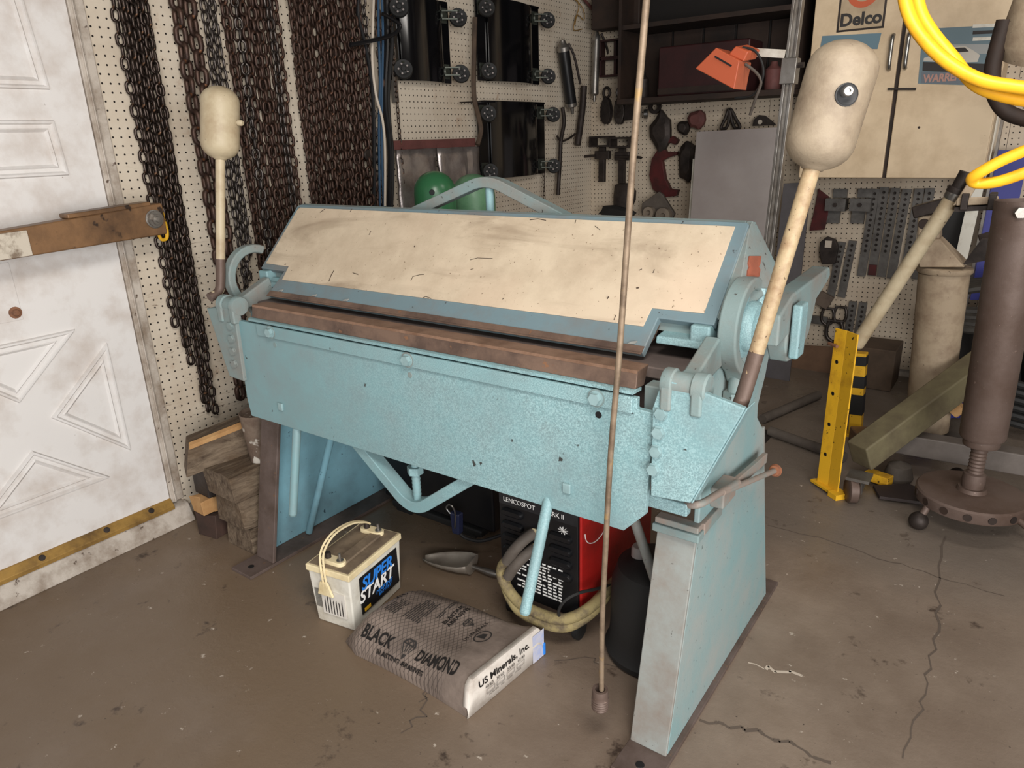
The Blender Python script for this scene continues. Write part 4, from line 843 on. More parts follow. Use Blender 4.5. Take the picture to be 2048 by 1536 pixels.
MB().box((-1.05, 3.22, 0), (-.87, 3.38, .01)).build('post_foot', iron, PO)
LP = thing('work_lamp', at(1570, 100, Y=3.27), 'orange metal shop lamp on a white arm clamped to the steel post', 'lamp')
MB().bar(at(1498, 104, Y=3.262), pf(1.715) + V((-.02, -.03, .0)), .008, .032, (0, 0, 1)).build('lamp_arm', worn('white_arm_paint', C(206, 200, 188), C(170, 160, 146), 14, (.4, .7), .5), LP, bevel=.001)
L = lambda x, y, yy: at(x, y, Y=yy)
F_ = [L(1432, 95, 3.10), L(1390, 137, 3.10), L(1468, 179, 3.10), L(1479, 121, 3.10)]; B_ = [p + V((.0, .15, -.0)) for p in F_]
fn_ = [F_[1], F_[2], B_[2], B_[1], F_[0], F_[3], B_[3], B_[0]]
sh_ = MB().hexa(fn_).build('lamp_shade', orange, LP, bevel=.004)
cm = (F_[1] + F_[2] + B_[1] + B_[2]) / 4; dn_ = (cm - (F_[0] + F_[3] + B_[0] + B_[3]) / 4).normalized()
MB().hexa([p + (cm - p) * .08 + dn_ * h for h in (-.004, .002) for p in (F_[1], F_[2], B_[2], B_[1])]).build('lamp_opening', lampglass, sh_)
MB().bar(L(1430, 113, 3.098), L(1463, 132, 3.098), .006, .006, (0, 0, 1)).build('vent_slot', blackpr, sh_)
hs = [L(1456, 109, 3.13), L(1487, 124, 3.13), L(1497, 103, 3.13), L(1470, 92, 3.13)]
MB().hexa(hs + [p + V((.02, .09, .012)) for p in hs]).build('lamp_socket_housing', orange, LP, bevel=.006)
MB().tube([L(1485, 95, 3.15), L(1510, 102, 3.16), L(1525, 130, 3.17), L(1524, 160, 3.18), L(1505, 190, 3.2), L(1470, 196, 3.22)], .005, 8).build('lamp_cord', rubber, LP)
MB().tube([L(1490, 128, 3.17), L(1512, 145, 3.18), L(1522, 165, 3.18), L(1510, 200, 3.2), L(1500, 230, 3.22)], .006, 8).build('plug_lead', greyrub, LP)
# ---------------------------------------------------------------- grey sheets leaning behind
def sheet(x0, x1, z1, yb, yt, mat, label, t=.012, g='grey sheets leaning behind the post'):
    m_ = MB().hexa([(x0, yb, 0), (x1, yb, 0), (x1, yb + t, 0), (x0, yb + t, 0), (x0 - .02, yt, z1), (x1 - .02, yt, z1 + .01), (x1 - .02, yt + t, z1 + .01), (x0 - .02, yt + t, z1)])
    return tag(m_.build('leaning_sheet', mat, bevel=.001), label, 'sheet', g)
sheet(-1.70, -1.20, 1.425, 4.16, 4.29, greysheet, 'plain grey sheet leaning at the back wall, front one with the tall left edge')
sheet(-1.73, -1.25, 1.27, 4.20, 4.325, whitepl, 'pale edged sheet just behind the plain grey sheet')
sheet(-1.18, -1.03, 1.13, 4.21, 4.33, worn('dark_grey_sheet', C(84, 80, 82), C(70, 66, 66), 4, (.4, .7), .6), 'dark grey narrow sheet right of the steel post')
# ---------------------------------------------------------------- dark shelf with red case
SH = thing('wall_shelf', (-1.70, 4.44, 1.60), 'dark wooden wall shelf above the tools on the back wall', 'shelf')
MB().box((-2.24, 4.26, 1.600), (-1.165, 4.61, 1.632)).build('bottom_board', shelfm, SH, bevel=.003)
MB().box((-2.24, 4.590, 1.633), (-1.165, 4.61, 2.45)).build('back_board', plain('near_black_board', C(24, 19, 16), .8), SH)
for x in (-2.24, -1.185): MB().box((x, 4.27, 1.633), (x + .02, 4.589, 2.45)).build('side_board', shelfm, SH)
MB().box((-2.219, 4.28, 2.02), (-1.186, 4.589, 2.045)).build('shelf_board', shelfm, SH)
for k in range(5): MB().box((-2.215 + k * .2, 4.575, 1.634), (-2.03 + k * .2, 4.5895, 2.019)).build('rear_slat', shelfm, SH, bevel=.003)
bx_ = thing('red_case', (-1.74, 4.45, 1.633), 'dull dark red case standing on the dark wall shelf', 'case')
MB().box((-2.00, 4.33, 1.633), (-1.45, 4.56, 1.91)).build('case_body', darkred, bx_, bevel=.01); MB().box((-1.995, 4.322, 1.645), (-1.455, 4.33, 1.68)).build('case_trim', shelfm, bx_)
for x, z, r in ((-2.13, 1.633, .035), (-1.33, 1.633, .045)): tag(MB().lathe([(r, 0), (r, .11), (r * .5, .13), (r * .4, .15), (0, .15)], (x, 4.40, z), Z_, 18).build('spray_can', iron if x < -2 else maroon), ('dark small can at the left end of the wall shelf', 'maroon can at the right end of the wall shelf')[x > -2], 'can')
# ---------------------------------------------------------------- cream cabinet with posters
CA = thing('wall_cabinet', (-.67, 4.43, 1.165), 'cream two-door wall cabinet with posters at the upper right', 'cabinet')
cabm = worn('cream_cabinet_paint', C(212, 190, 158), C(182, 158, 126), 4, (.42, .72), .5, 0, C(96, 78, 60), 40, .73, .1)
MB().box((-1.105, 4.27, 1.165), (-.235, 4.612, 2.45)).build('carcass', cabm, CA, bevel=.004)
dl = MB().box((-1.10, 4.248, 1.168), (-.682, 4.2695, 2.42)).build('door', cabm, CA, bevel=.005)
d2 = MB().box((-.664, 4.248, 1.168), (-.238, 4.2695, 2.42)).build('door', cabm, CA, bevel=.005)
MB().box((-.6815, 4.262, 1.168), (-.6645, 4.2695, 2.42)).build('centre_gap', shelfm, CA)
for d_, x in ((dl, at(1781, 115, Y=4.235).x), (d2, at(1813, 115, Y=4.235).x)):
    a, b = 1.69, 1.845; MB().tube([(x, 4.248, a), (x, 4.225, a + .01), (x, 4.222, (a + b) / 2), (x, 4.225, b - .01), (x, 4.248, b)], .009, 10, 4).build('handle', steel, d_)
MB().bar(at(1776, 178, Y=4.238), at(1832, 178, Y=4.238), .012, .010).build('latch', iron, CA, bevel=.002)
p = at(1838, 255, Y=4.247); MB().lathe([(.006, 0), (.005, .002)], p, -Y_, 10).build('dent', shelfm, d2)
def onface(x, y): return at(x, y, Y=4.2475)
def quadpanel(pts, mat, name, parent, t=.002): 
    q_ = [onface(*p) for p in pts]; return MB().hexa(q_ + [p + V((0, -t, 0)) for p in q_]).build(name, mat, parent)
# sign: orange ring over black lettering
q0, q1 = onface(1675, 60), onface(1765, 62); zc = q0.z
sg = MB().box((q0.x - .004, 4.244, zc - .012), (q1.x + .004, 4.248, zc + .29)).build('sign_frame', iron, dl, bevel=.001)
sp_ = MB().box((q0.x + .006, 4.2425, zc - .003), (q1.x - .006, 4.2442, zc + .28)).build('sign_panel', worn('tan_sign', C(176, 156, 128), C(150, 130, 104), 8, (.4, .7), .5), sg)
cx = (q0.x + q1.x) / 2
text('Delco', .080, (cx, 4.2418, zc + .038), X_, Z_, inkgrey, sp_, sx=1.0, bold=.003)
m_ = MB()
for k in range(24):
    a, b = math.radians(185 + k * 7.3), math.radians(185 + (k + 1) * 7.3); m_.add([(cx + r * math.cos(t), 4.2419, zc + .165 + r * math.sin(t)) for r, t in ((.048, a), (.076, a), (.076, b), (.048, b))], [(0, 1, 2, 3)])
m_.build('orange_ring', orange, sp_, flat=True)
for x0, x1 in ((-.07, -.025), (.025, .07)): MB().box((cx + x0, 4.2415, zc + .19), (cx + x1, 4.2422, zc + .25)).build('black_mark', inkgrey, sp_)
# car poster on the right door
po = quadpanel([(1836, 167), (1978, 172), (1996, 50), (1846, 58)], plain('poster_teal', C(98, 118, 126), .6), 'poster', d2)
quadpanel([(1842, 166), (1976, 170), (1980, 148), (1843, 143)], plain('poster_grey', C(96, 104, 112), .6), 'poster_band', po, .0025)
quadpanel([(1845, 142), (1980, 147), (1983, 128), (1846, 124)], inkgrey, 'poster_road', po, .0026)
quadpanel([(1848, 105), (1985, 108), (1987, 88), (1849, 90)], plain('poster_haze', C(150, 152, 150), .6), 'poster_haze', po, .0026)
for k in range(3): quadpanel([(1945, 82 - k * 13), (1990, 80 - k * 13), (1991, 73 - k * 13), (1946, 75 - k * 13)], (whitepl, inkgrey, whitepl)[k], 'poster_stripe', po, .0026)
car = [(1847, 122), (1900, 126), (1955, 124), (1960, 110), (1945, 100), (1930, 92), (1908, 94), (1890, 106), (1862, 112), (1848, 116)]
m_ = MB(); q_ = [onface(*p) + V((0, -.0032, 0)) for p in car]; m_.add(q_, [tuple(range(len(q_)))]); m_.build('printed_car', plain('printed_white', C(186, 180, 168), .6), po, flat=True)
m_ = MB(); q_ = [onface(*p) + V((0, -.0036, 0)) for p in ((1893, 107), (1910, 96), (1930, 95), (1938, 103))]; m_.add(q_, [(0, 1, 2, 3)]); m_.build('printed_window', inkgrey, po, flat=True)
text('WARREN', .048, onface(1885, 156) + V((0, -.003, 0)), X_, Z_, plain('faded_pink_print', C(168, 128, 116), .6), po, sx=.8, bold=.002)
quadpanel([(1640, 98), (1755, 98), (1763, 66), (1645, 72)], plain('poster_teal_left', C(92, 118, 130), .6), 'poster', dl)
# ---------------------------------------------------------------- flat bars, brackets and hooks under the cabinet
def perf_bar(w, L, t, nh, p, r=.010, zoff=.0):
    m_ = MB(); k = 8; x = w / 2
    zt = L / 2; cells = [(zt - zoff - (i + 1) * p, zt - zoff - i * p) for i in range(nh)]
    def cell(z0, z1):
        c = (z0 + z1) / 2; out = [(-x, z0), (0, z0), (x, z0), (x, c), (x, z1), (0, z1), (-x, z1), (-x, c)]
        hole = [(r * math.cos(math.radians(a)), c + r * math.sin(math.radians(a))) for a in (225, 270, 315, 0, 45, 90, 135, 180)]
        for y, fl in ((0, 1), (t, 0)):
            b = len(m_.v); m_.v += [(a, y, z) for a, z in out] + [(a, y, z) for a, z in hole]
            m_.f += [tuple(b + q for q in (i, (i + 1) % 8, 8 + (i + 1) % 8, 8 + i)) for i in range(8)]
        b = len(m_.v); m_.v += [(a, 0, z) for a, z in hole] + [(a, t, z) for a, z in hole]
        m_.f += [(b + i, b + (i + 1) % 8, b + 8 + (i + 1) % 8, b + 8 + i) for i in range(8)]
    for z0, z1 in cells: cell(z0, z1)
    zb = cells[-1][0]; ztop = cells[0][1]
    for y in (0, t):
        b = len(m_.v); m_.v += [(-x, y, -L / 2), (x, y, -L / 2), (x, y, zb), (-x, y, zb), (-x, y, ztop), (x, y, ztop), (x, y, zt), (-x, y, zt)]; m_.f += [(b, b + 1, b + 2, b + 3), (b + 4, b + 5, b + 6, b + 7)]
    for s_ in (-x, x):
        b = len(m_.v); m_.v += [(s_, 0, -L / 2), (s_, t, -L / 2), (s_, t, zt), (s_, 0, zt)]; m_.f += [(b, b + 1, b + 2, b + 3)]
    for z in (-L / 2, zt):
        b = len(m_.v); m_.v += [(-x, 0, z), (x, 0, z), (x, t, z), (-x, t, z)]; m_.f += [(b, b + 1, b + 2, b + 3)]
    me = m_.mesh('perforated_bar'); me.materials.append(greybar); return me
barm = perf_bar(.046, .50, .010, 12, .0295, .0085, .012); bars = perf_bar(.044, .34, .010, 8, .030, .0085, .012); barsh = perf_bar(.044, .23, .010, 6, .030, .0085, .012)
BKS = {}
def backs(h):
    if h not in BKS:
        me = MB().box((-.019, .0115, -h), (.019, .016, h)).mesh('bar_back'); me.materials.append(iron); BKS[h] = me
    return BKS[h]
def hang(me, top, bottom, y, label):
    a, b = at(*top, Y=y), at(*bottom, Y=y); c = (a + b) / 2; o = bpy.data.objects.new('perforated_bar', me); COL.objects.link(o); o.location = c
    o.rotation_euler = (0, math.atan2(a.x - b.x, a.z - b.z), 0)
    d = me.dimensions_ if hasattr(me, 'dimensions_') else None; zs = [q.co.z for q in me.vertices]; k = bpy.data.objects.new('bar_back', backs(max(zs))); COL.objects.link(k); k.parent = o
    return tag(o, label, 'flat bar', 'perforated flat bars under the cabinet')
for i, (t_, b_, lab) in enumerate((((1751, 378), (1722, 552), 'first from the left in the long row'), ((1769, 375), (1743, 551), 'second, beside the red patch'), ((1791, 377), (1762, 553), 'third in the long row'), ((1814, 379), (1782, 556), 'fourth in the long row'), ((1839, 379), (1808, 556), 'fifth in the long row'), ((1860, 379), (1832, 556), 'last in the long row beside the cream post'))):
    hang(barm, t_, b_, 4.592, f'grey perforated flat bar under the cabinet, {lab}')
a = at(1745, 540, Y=4.578); tag(MB().obox(a, (.040, .006, .06)).build('red_tag', ironred), 'small red patch on the lower end of the second perforated bar', 'tag')
hang(bars, (1706, 480), (1682, 596), 4.592, 'grey perforated bar in the middle row, right of the pair')
hang(bars, (1684, 482), (1660, 598), 4.592, 'grey perforated bar in the middle row, left of the pair')
hang(barsh, (1707, 600), (1694, 680), 4.592, 'short perforated bar in the bottom row, left one'); hang(barsh, (1727, 602), (1714, 682), 4.592, 'short perforated bar in the bottom row, right one')
for i, (x, lab) in enumerate(((1675, 'left'), (1724, 'right'))):
    c = at(x, 408, Y=4.59); br = thing('channel_bracket', (c.x, 4.60, c.z - .09), f'grey steel channel bracket under the cabinet, {lab} one of the pair', 'bracket', 'channel brackets')
    MB().box((c.x - .055, 4.53, c.z - .035), (c.x + .055, 4.555, c.z + .035)).box((c.x - .055, 4.555, c.z - .035), (c.x - .045, 4.61, c.z + .035)).box((c.x + .045, 4.555, c.z - .035), (c.x + .055, 4.61, c.z + .035)).build('bracket_web', greybar, br)
    MB().box((c.x - .05, 4.590, c.z - .11), (c.x + .02, 4.612, c.z - .036)).build('bracket_foot', greybar, br); MB().hexbolt((c.x, 4.53, c.z), -Y_, .012, .012).build('bracket_bolt', iron, br)
    MB().box((c.x - .03, 4.590, c.z + .036), (c.x + .045, 4.612, c.z + .085)).build('bracket_tab', greybar, br)
ra, rb = at(1641, 372, Y=4.59), at(1628, 460, Y=4.59)
tag(MB().prism([(-.045, 0), (.04, .01), (.05, .10), (.045, .20), (-.02, .245), (-.03, .12)], V((rb.x + .02, 4.60, rb.z - .005)), X_, Z_, 0, .014).build('red_bracket', ironred, bevel=.002), 'dull red flat bracket hanging left of the channel brackets', 'bracket')
def ringpiece(px, py, r, t, mat, name, label, cat, y=4.58, ax=(0, 1, 0), hole=.45):
    c = at(px, py, Y=y); return tag(MB().lathe([(r * hole, -t / 2), (r, -t / 2), (r, t / 2), (r * hole, t / 2), (r * hole, -t / 2)], c, ax, 18, cap=False).build(name, mat), label, cat)
c = at(1660, 498, Y=4.57); m_ = MB().prism([(-.05, -.02), (-.055, .04), (-.02, .075), (.03, .06), (.05, .02), (.045, -.08), (-.03, -.09)], c, X_, Z_, 0, .035); o = tag(m_.build('pintle_plate', iron, bevel=.004), 'dark cast plate with square hole left of the perforated bars', 'plate')
c = at(1657, 488, Y=4.534); adopt(MB().box((c.x - .018, 4.528, c.z - .02), (c.x + .018, 4.5345, c.z + .02)).build('square_hole', whitecab), o)
c = at(1648, 600, Y=4.57); tag(MB().obox(c, (.085, .03, .085), Matrix.Rotation(math.radians(25), 3, 'Y')).build('square_plate', worn('brownish_plate', C(104, 90, 78), C(80, 68, 60), 10, (.4, .7), .6), bevel=.004), 'brownish tilted square plate below the cast plate', 'plate')
c = at(1638, 640, Y=4.58); tag(MB().obox(c, (.10, .02, .05)).build('small_plate', greybar, bevel=.003), 'small grey plate lowest on the back wall behind the lever', 'plate')
def shackle(px, py, s, label, mat=chaing, y=4.57):
    c = at(px, py, Y=y); R = lambda a: c + V((s * math.sin(a), 0, -s * 1.3 * math.cos(a)))
    o = tag(MB().tube([c + V((-s * .7, 0, s * 1.6)), c + V((-s, 0, s * .6)), R(-math.pi / 3), R(0), R(math.pi / 3), c + V((s, 0, s * .6)), c + V((s * .7, 0, s * 1.6))], s * .26, 10, 5).build('shackle', mat), label, 'shackle', 'shackles on the back wall')
    adopt(MB().cyl(c + V((-s * 1.0, 0, s * 1.6)), c + V((s * 1.0, 0, s * 1.6)), s * .24, s * .24, 10).build('shackle_pin', mat), o)
shackle(1668, 665, .045, 'large grey shackle hanging beside the yellow bar top'); shackle(1655, 635, .035, 'smaller grey shackle above the large one'); shackle(1680, 632, .034, 'grey shackle right of the tilted plate')
# ---------------------------------------------------------------- tools on the left part of the back wall
def pulley(px, py, label, tone=iron):
    c = at(px, py, Y=4.56); root = thing('pulley_block', (c.x, 4.56, c.z - .11), label, 'pulley', 'pulley blocks on the back wall')
    for y in (-.022, .014): MB().prism([(.036 * math.cos(t) * (1 if math.sin(t) > 0 else 1.1), .085 * math.sin(t)) for t in [2 * math.pi * k / 16 for k in range(16)]], c + V((0, y, 0)), X_, Z_, 0, -.008).build('cheek_plate', tone, root, bevel=.002)
    MB().lathe([(.028, -.01), (.022, 0), (.028, .01)], c + V((0, 0, -.03)), Y_, 16).build('sheave', iron, root)
    MB().tube([c + V((.024 * math.cos(t), 0, .115 + .032 * math.sin(t))) for t in [2 * math.pi * k / 10 for k in range(10)]], .009, 8, 3, True).build('eye_ring', tone, root)
pulley(1213, 222, 'dark pulley block, left of the two with ring tops'); pulley(1240, 222, 'dark pulley block, right of the two with ring tops', chaing)
c = at(1264, 215, Y=4.57); tag(MB().prism([(-.045, -.08), (.045, -.075), (.04, .06), (.012, .09), (.008, .14), (-.006, .14), (-.012, .08), (-.04, .06)], c, X_, Z_, 0, .03).build('snatch_block', iron, bevel=.004), 'dark plate block hanging right of the two pulley blocks', 'pulley')
def clamp(px, py, s, label, mat=iron, flip=1):
    """bar clamp: square jaw, body, bar and screw handle"""
    c = at(px, py, Y=4.55); root = thing('bar_clamp', (c.x, 4.57, c.z - .2 * s), label, 'clamp', 'clamps on the back wall')
    m_ = MB(); 
    for a, b in (((-.075, -.05, .02), (.075, .05, .032)), ((-.075, -.05, .078), (.075, .05, .09)), ((-.075, -.05, .032), (-.063, .05, .078)), ((.063, -.05, .032), (.075, .05, .078))):
        m_.box((c.x + a[0] * s, 4.545 + a[1] * s, c.z + a[2] * s), (c.x + b[0] * s, 4.545 + b[1] * s, c.z + b[2] * s))
    m_.build('tube_socket', mat, root)
    MB().box((c.x - .02 * s, 4.53, c.z - .21 * s), (c.x + .025 * s, 4.56, c.z + .02 * s)).build('clamp_bar', mat, root, bevel=.003)
    MB().box((c.x - .05 * s, 4.525, c.z - .06 * s), (c.x + .06 * s, 4.565, c.z - .005 * s)).build('clamp_jaw', mat, root, bevel=.004)
    MB().tube([(c.x - .04 * s, 4.52, c.z - .035 * s), (c.x - .12 * s * flip, 4.515, c.z - .04 * s), (c.x - .16 * s * flip, 4.51, c.z - .045 * s)], .009, 8).build('clamp_handle', mat, root)
clamp(1205, 300, 1.0, 'dark iron hitch clamp with square socket, left one on the back wall'); clamp(1245, 302, 1.0, 'dark iron hitch clamp with square socket, right one behind the hanging rod', iron, -1)
def ccurve(pts, y, r0, mat, name, label, cat): return tag(MB().tube([at(px, py, Y=y) for px, py in pts], r0, 10, 6).build(name, mat), label, cat)
# red C-shaped casting
out = [(1345, 272), (1322, 288), (1303, 318), (1298, 350), (1305, 378), (1325, 395), (1352, 392), (1356, 380), (1340, 378), (1330, 358), (1324, 322), (1336, 315), (1352, 310), (1354, 304), (1332, 304), (1328, 296), (1338, 284), (1350, 290), (1356, 280)]
q_ = [at(px, py, Y=4.56) for px, py in out]; m_ = MB(); n = len(q_)
m_.add(q_ + [p + V((0, .04, 0)) for p in q_], [tuple(range(n)), tuple(range(n, 2 * n))[::-1]] + [(i, (i + 1) % n, n + (i + 1) % n, n + i) for i in range(n)])
tag(m_.build('red_casting', ironred, bevel=.003), 'dark red C-shaped iron casting on the back wall left of the grey sheet', 'casting')
c = at(1310, 420, Y=4.52); root = thing('pipe_roller', (c.x, 4.55, c.z - .1), 'greyish iron bracket with two rollers just above the clamp edge', 'roller')
MB().prism([(-.10, .04), (.02, .12), (.05, .10), (.14, -.02), (.10, -.10), (.0, -.09), (-.10, -.02)], c, X_, Z_, -.03, 0).build('roller_bracket', greyrub, root, bevel=.006)
for dx, dz_, r in ((-.03, -.015, .038), (.075, -.03, .05)): MB().lathe([(.010, .02), (.018, .045), (r, .045), (r, 0), (0, 0)], c + V((dx, .0, dz_)), -Y_, 20).build('roller', worn('worn_roller', C(132, 120, 106), C(100, 90, 80), 12, (.4, .7), .5), root)
def lump(px, py, w_, h_, mat, name, label, cat, y=4.56, n=11, seed=1):
    rn = random.Random(seed); c = at(px, py, Y=y); pts = [((w_ / 2) * math.cos(2 * math.pi * k / n) * rn.uniform(.7, 1.1), (h_ / 2) * math.sin(2 * math.pi * k / n) * rn.uniform(.7, 1.1)) for k in range(n)]
    m_ = MB(); r0 = [c + V((a, .03, b)) for a, b in pts]; r1 = [c + V((a, 0, b)) for a, b in pts]; r2 = [c + V((a * .6, -.022, b * .6)) for a, b in pts]
    return tag(m_.loft([r0, r1, r2]).build(name, mat, bevel=.003, ang=30), label, cat)
lump(1322, 262, .16, .26, iron, 'gear_puller', 'dark iron gear puller hanging right of the hanging rod', 'tool', seed=3)
lump(1392, 240, .12, .12, maroon, 'wooden_mallet', 'dark maroon round head tool above the grey sheet', 'tool', seed=5)
lump(1366, 255, .10, .10, iron, 'small_vise', 'dark small vise left of the maroon tool head', 'vise', seed=8)
lump(1245, 400, .20, .26, iron, 'engine_part', 'dark ribbed engine part just above the clamp behind the rod', 'engine part', seed=11)
lump(1372, 320, .12, .30, iron, 'dark_bracket', 'dark tall bracket at the left edge of the grey sheet', 'bracket', seed=13)
lump(1230, 425, .28, .10, rubber, 'rubber_boot', 'black rubber boot lying low above the clamp edge', 'boot', y=4.50, seed=15)
# Y-shaped shackle and half-round bracket above the sheet
for a, b in (((1458, 222), (1447, 250)), ((1460, 222), (1472, 250))): pass
yk = thing('chain_links', at(1459, 240, Y=4.58), 'pair of dark open chain links hanging above the grey sheet', 'chain links')
for pts in ([(1458, 218), (1450, 238), (1442, 256), (1452, 256), (1458, 240)], [(1461, 218), (1463, 238), (1470, 256), (1480, 254), (1472, 238)]): MB().tube([at(px, py, Y=4.58) for px, py in pts], .010, 8, 4, True).build('chain_link', iron, yk)
q_ = [at(px, py, Y=4.58) for px, py in ((1505, 252), (1507, 240), (1518, 230), (1530, 231), (1545, 243), (1552, 250))]; m_ = MB(); n = len(q_); m_.add(q_ + [p + V((0, .012, 0)) for p in q_], [tuple(range(n)), tuple(range(n, 2 * n))[::-1]] + [(i, (i + 1) % n, n + (i + 1) % n, n + i) for i in range(n)])
o = tag(m_.build('half_round_bracket', iron), 'dark half-round bracket with a hole above the grey sheet', 'bracket'); c = at(1520, 244, Y=4.579); adopt(MB().lathe([(.014, 0), (.013, .002)], c, -Y_, 14).build('bracket_hole', whitecab), o)
ringpiece(1292, 228, .030, .02, steel, 'chrome_ring', 'shiny chrome ring pair right of the hanging rod', 'ring', 4.55, (1, .3, 0), .7)
ringpiece(1310, 214, .042, .02, iron, 'iron_ring', 'dark iron ring above the gear puller', 'ring', 4.58, (0, 1, 0), .5)
# red tool holders near the corner
hd = thing('tool_holder', at(1228, 120, Y=4.56), 'dark red square tool holders stacked near the room corner', 'tool holder')
for y in (98, 132):
    c = at(1228, y, Y=4.54); m_ = MB()
    for a, b in (((-.11, .0, .05), (.11, .06, .062)), ((-.11, .0, -.062), (.11, .06, -.05)), ((-.11, .0, -.05), (-.095, .06, .05)), ((.095, .0, -.05), (.11, .06, .05)), ((-.008, .01, -.05), (.008, .06, .05))): m_.box((c.x + a[0], c.y + a[1], c.z + a[2]), (c.x + b[0], c.y + b[1], c.z + b[2]))
    m_.build('holder_frame', darkred, hd, bevel=.002)
tag(MB().obox(at(1240, 22, Y=4.50), (.34, .14, .20)).build('upper_box', shelfm, bevel=.01), 'dark brown box at the top near the room corner', 'box')
# grease guns and binders on the left wall near the corner
def gun(p0, p1, r, mat, label):
    a, b = at(*p0, X=-2.55), at(*p1, X=-2.55); root = thing('grease_gun', b, label, 'grease gun', 'grease guns near the corner')
    MB().cyl(a, b, r, r, 18).build('barrel', mat, root); d = (a - b).normalized()
    MB().lathe([(r * 1.08, -.012), (r * 1.08, .012), (r * .6, .03), (r * .45, .05), (0, .055)], a, d, 16).build('head', steel if mat is not black else galv, root)
    MB().lathe([(r * 1.06, -.02), (r * 1.06, .0), (r * .4, .012), (r * .25, .05), (0, .05)], b, -d, 16).build('end_cap', galv, root)
    MB().tube([a + V((.03, .01, .03)), a + V((.05, .05, -.05)), a + V((.05, .12, -.20))], .008, 8).build('lever', iron, root)
gun((1127, 98), (1143, 212), .036, black, 'black grease gun hanging right of the wheel dollies')
gun((1193, 78), (1189, 188), .026, galv, 'silver grease gun hanging in the room corner')
def binder(pts, label, r=.016, x=-2.57):
    o = tag(MB().tube([at(px, py, X=x) for px, py in pts], r, 10, 5).build('load_binder', iron), label, 'load binder', 'load binders near the corner'); return o
binder([(1168, 172), (1165, 215), (1160, 255), (1155, 290)], 'dark load binder hanging below the grease guns', .022)
binder([(1125, 215), (1128, 245), (1122, 280), (1120, 320), (1116, 390)], 'dark hook and chain binder hanging below the black grease gun', .013)
tag(MB().tube([at(px, py, X=-2.57) for px, py in ((1114, 272), (1122, 282), (1136, 278), (1150, 268))], .007, 8).build('wire_hook', iron), 'dark wire hook crossing the lower load binder', 'hook')
chain_small = chain(3.93, 1.00, 'tiny', 'thin small chain hanging under the lowest wheel dolly', -2.575, None)
for ch in list(chain_small.children):
    if ch.location.z > .20: bpy.data.objects.remove(ch)
g0 = thing('pipe_clamp', at(1152, 400, Y=4.58), 'rusty pipe clamp standing low in the room corner', 'clamp')
MB().tube([at(px, py, Y=4.57) for px, py in ((1125, 358), (1138, 356), (1160, 356), (1175, 360))], .012, 8).build('clamp_screw', iron, g0)
for px in (1148, 1160): MB().bar(at(px, 362, Y=4.575), at(px + 1, 432, Y=4.575), .012, .02, (0, 1, 0)).build('clamp_leg', rustbar, g0)
for i, pts in enumerate(([(1148, -10), (1158, 12), (1150, 40), (1148, 60), (1165, 58)], [(1140, -10), (1165, 15), (1168, 40), (1155, 30), (1150, 50)])): tag(MB().tube([at(px, py, X=-2.595) for px, py in pts], .003, 6).build('wire_coil', brass), ('brown wire curling at the top near the corner, left strand', 'brown wire curling at the top near the corner, crossing strand')[i], 'wire', 'brown wires near the corner')
tag(MB().tube([at(px, py, X=-2.58) for px, py in ((1160, -10), (1178, 10), (1195, 30), (1200, 40))], .009, 8).build('dark_hose', maroon), 'dark reddish hose running to the corner at the top', 'hose')
# ================================================================ right side of the room
# yellow stand bars
def angle_post(px0, px1, w_, mat, name, root, Z0=0):
    a = at(*px0, Z=Z0); b = at(*px1, Y=a.y); u = V((.80, -.6, 0)); v = V((.6, .8, 0)); t = .006; h = b - a; m_ = MB()
    pl_ = [V((0, 0, 0)), u * w_, u * w_ + v * t, v * t]; pl2 = [V((0, 0, 0)), -u * 0 + (-v * .0), (-u * w_ * .85 - v * w_ * .15), (-u * w_ * .85 - v * w_ * .15) + v * t]
    m_.loft([[a + q for q in pl_], [b + q for q in pl_]]); m_.loft([[a + q for q in (V(), v * t, -u * w_ * .8 + v * w_ * .45 + v * t, -u * w_ * .8 + v * w_ * .45)], [b + q for q in (V(), v * t, -u * w_ * .8 + v * w_ * .45 + v * t, -u * w_ * .8 + v * w_ * .45)]])
    return m_.build(name, mat, root, bevel=.001), a, b
YB = thing('yellow_post', at(1655, 978, Z=0), 'bright yellow steel angle post standing in front of the hoist', 'post')
a = at(1655, 972, Z=.02); b = at(1694, 662, Y=a.y + .02)
u = V((.75, -.66, 0)); v = V((.66, .75, 0)); w_ = .062
for dd, nm in ((u, 'post_face'), (-v * .2 - u * .85, 'post_flange')):
    pl_ = [V(), dd * w_, dd * w_ + v * .006, v * .006]; o = MB().loft([[a + q for q in pl_], [b + q for q in pl_]]).build(nm, yellow, YB, bevel=.001)
m_ = MB().obox(a + V((0, .0, -.005)), (.15, .05, .012), Matrix.Rotation(math.radians(-38), 3, 'Z')).obox(a + V((.05, -.04, -.008)), (.05, .06, .024), Matrix.Rotation(math.radians(-38), 3, 'Z')); m_.build('post_foot', yellow, YB, bevel=.002)
for k in range(4): p = a.lerp(b, .2 + .2 * k) + (-v * .2 - u * .85) * w_ * .5; MB().lathe([(.008, 0), (.008, .002)], p - v * .001, -v, 10).build('bolt_hole', blackpr, YB)
MB().cyl(a.lerp(b, .90) - u * .07 - v * .02, a.lerp(b, .90) - u * .02 - v * .02, .007, .007, 8).build('cross_pin', rusty, YB)
YS = thing('striped_post', at(1712, 868, Z=0), 'yellow post wrapped in black tape bands behind the yellow angle post', 'post')
a = at(1710, 872, Z=0); b = at(1722, 705, Y=a.y)
MB().bar(a, b, .055, .055, (0, 1, 0)).build('striped_body', yellow, YS, bevel=.004)
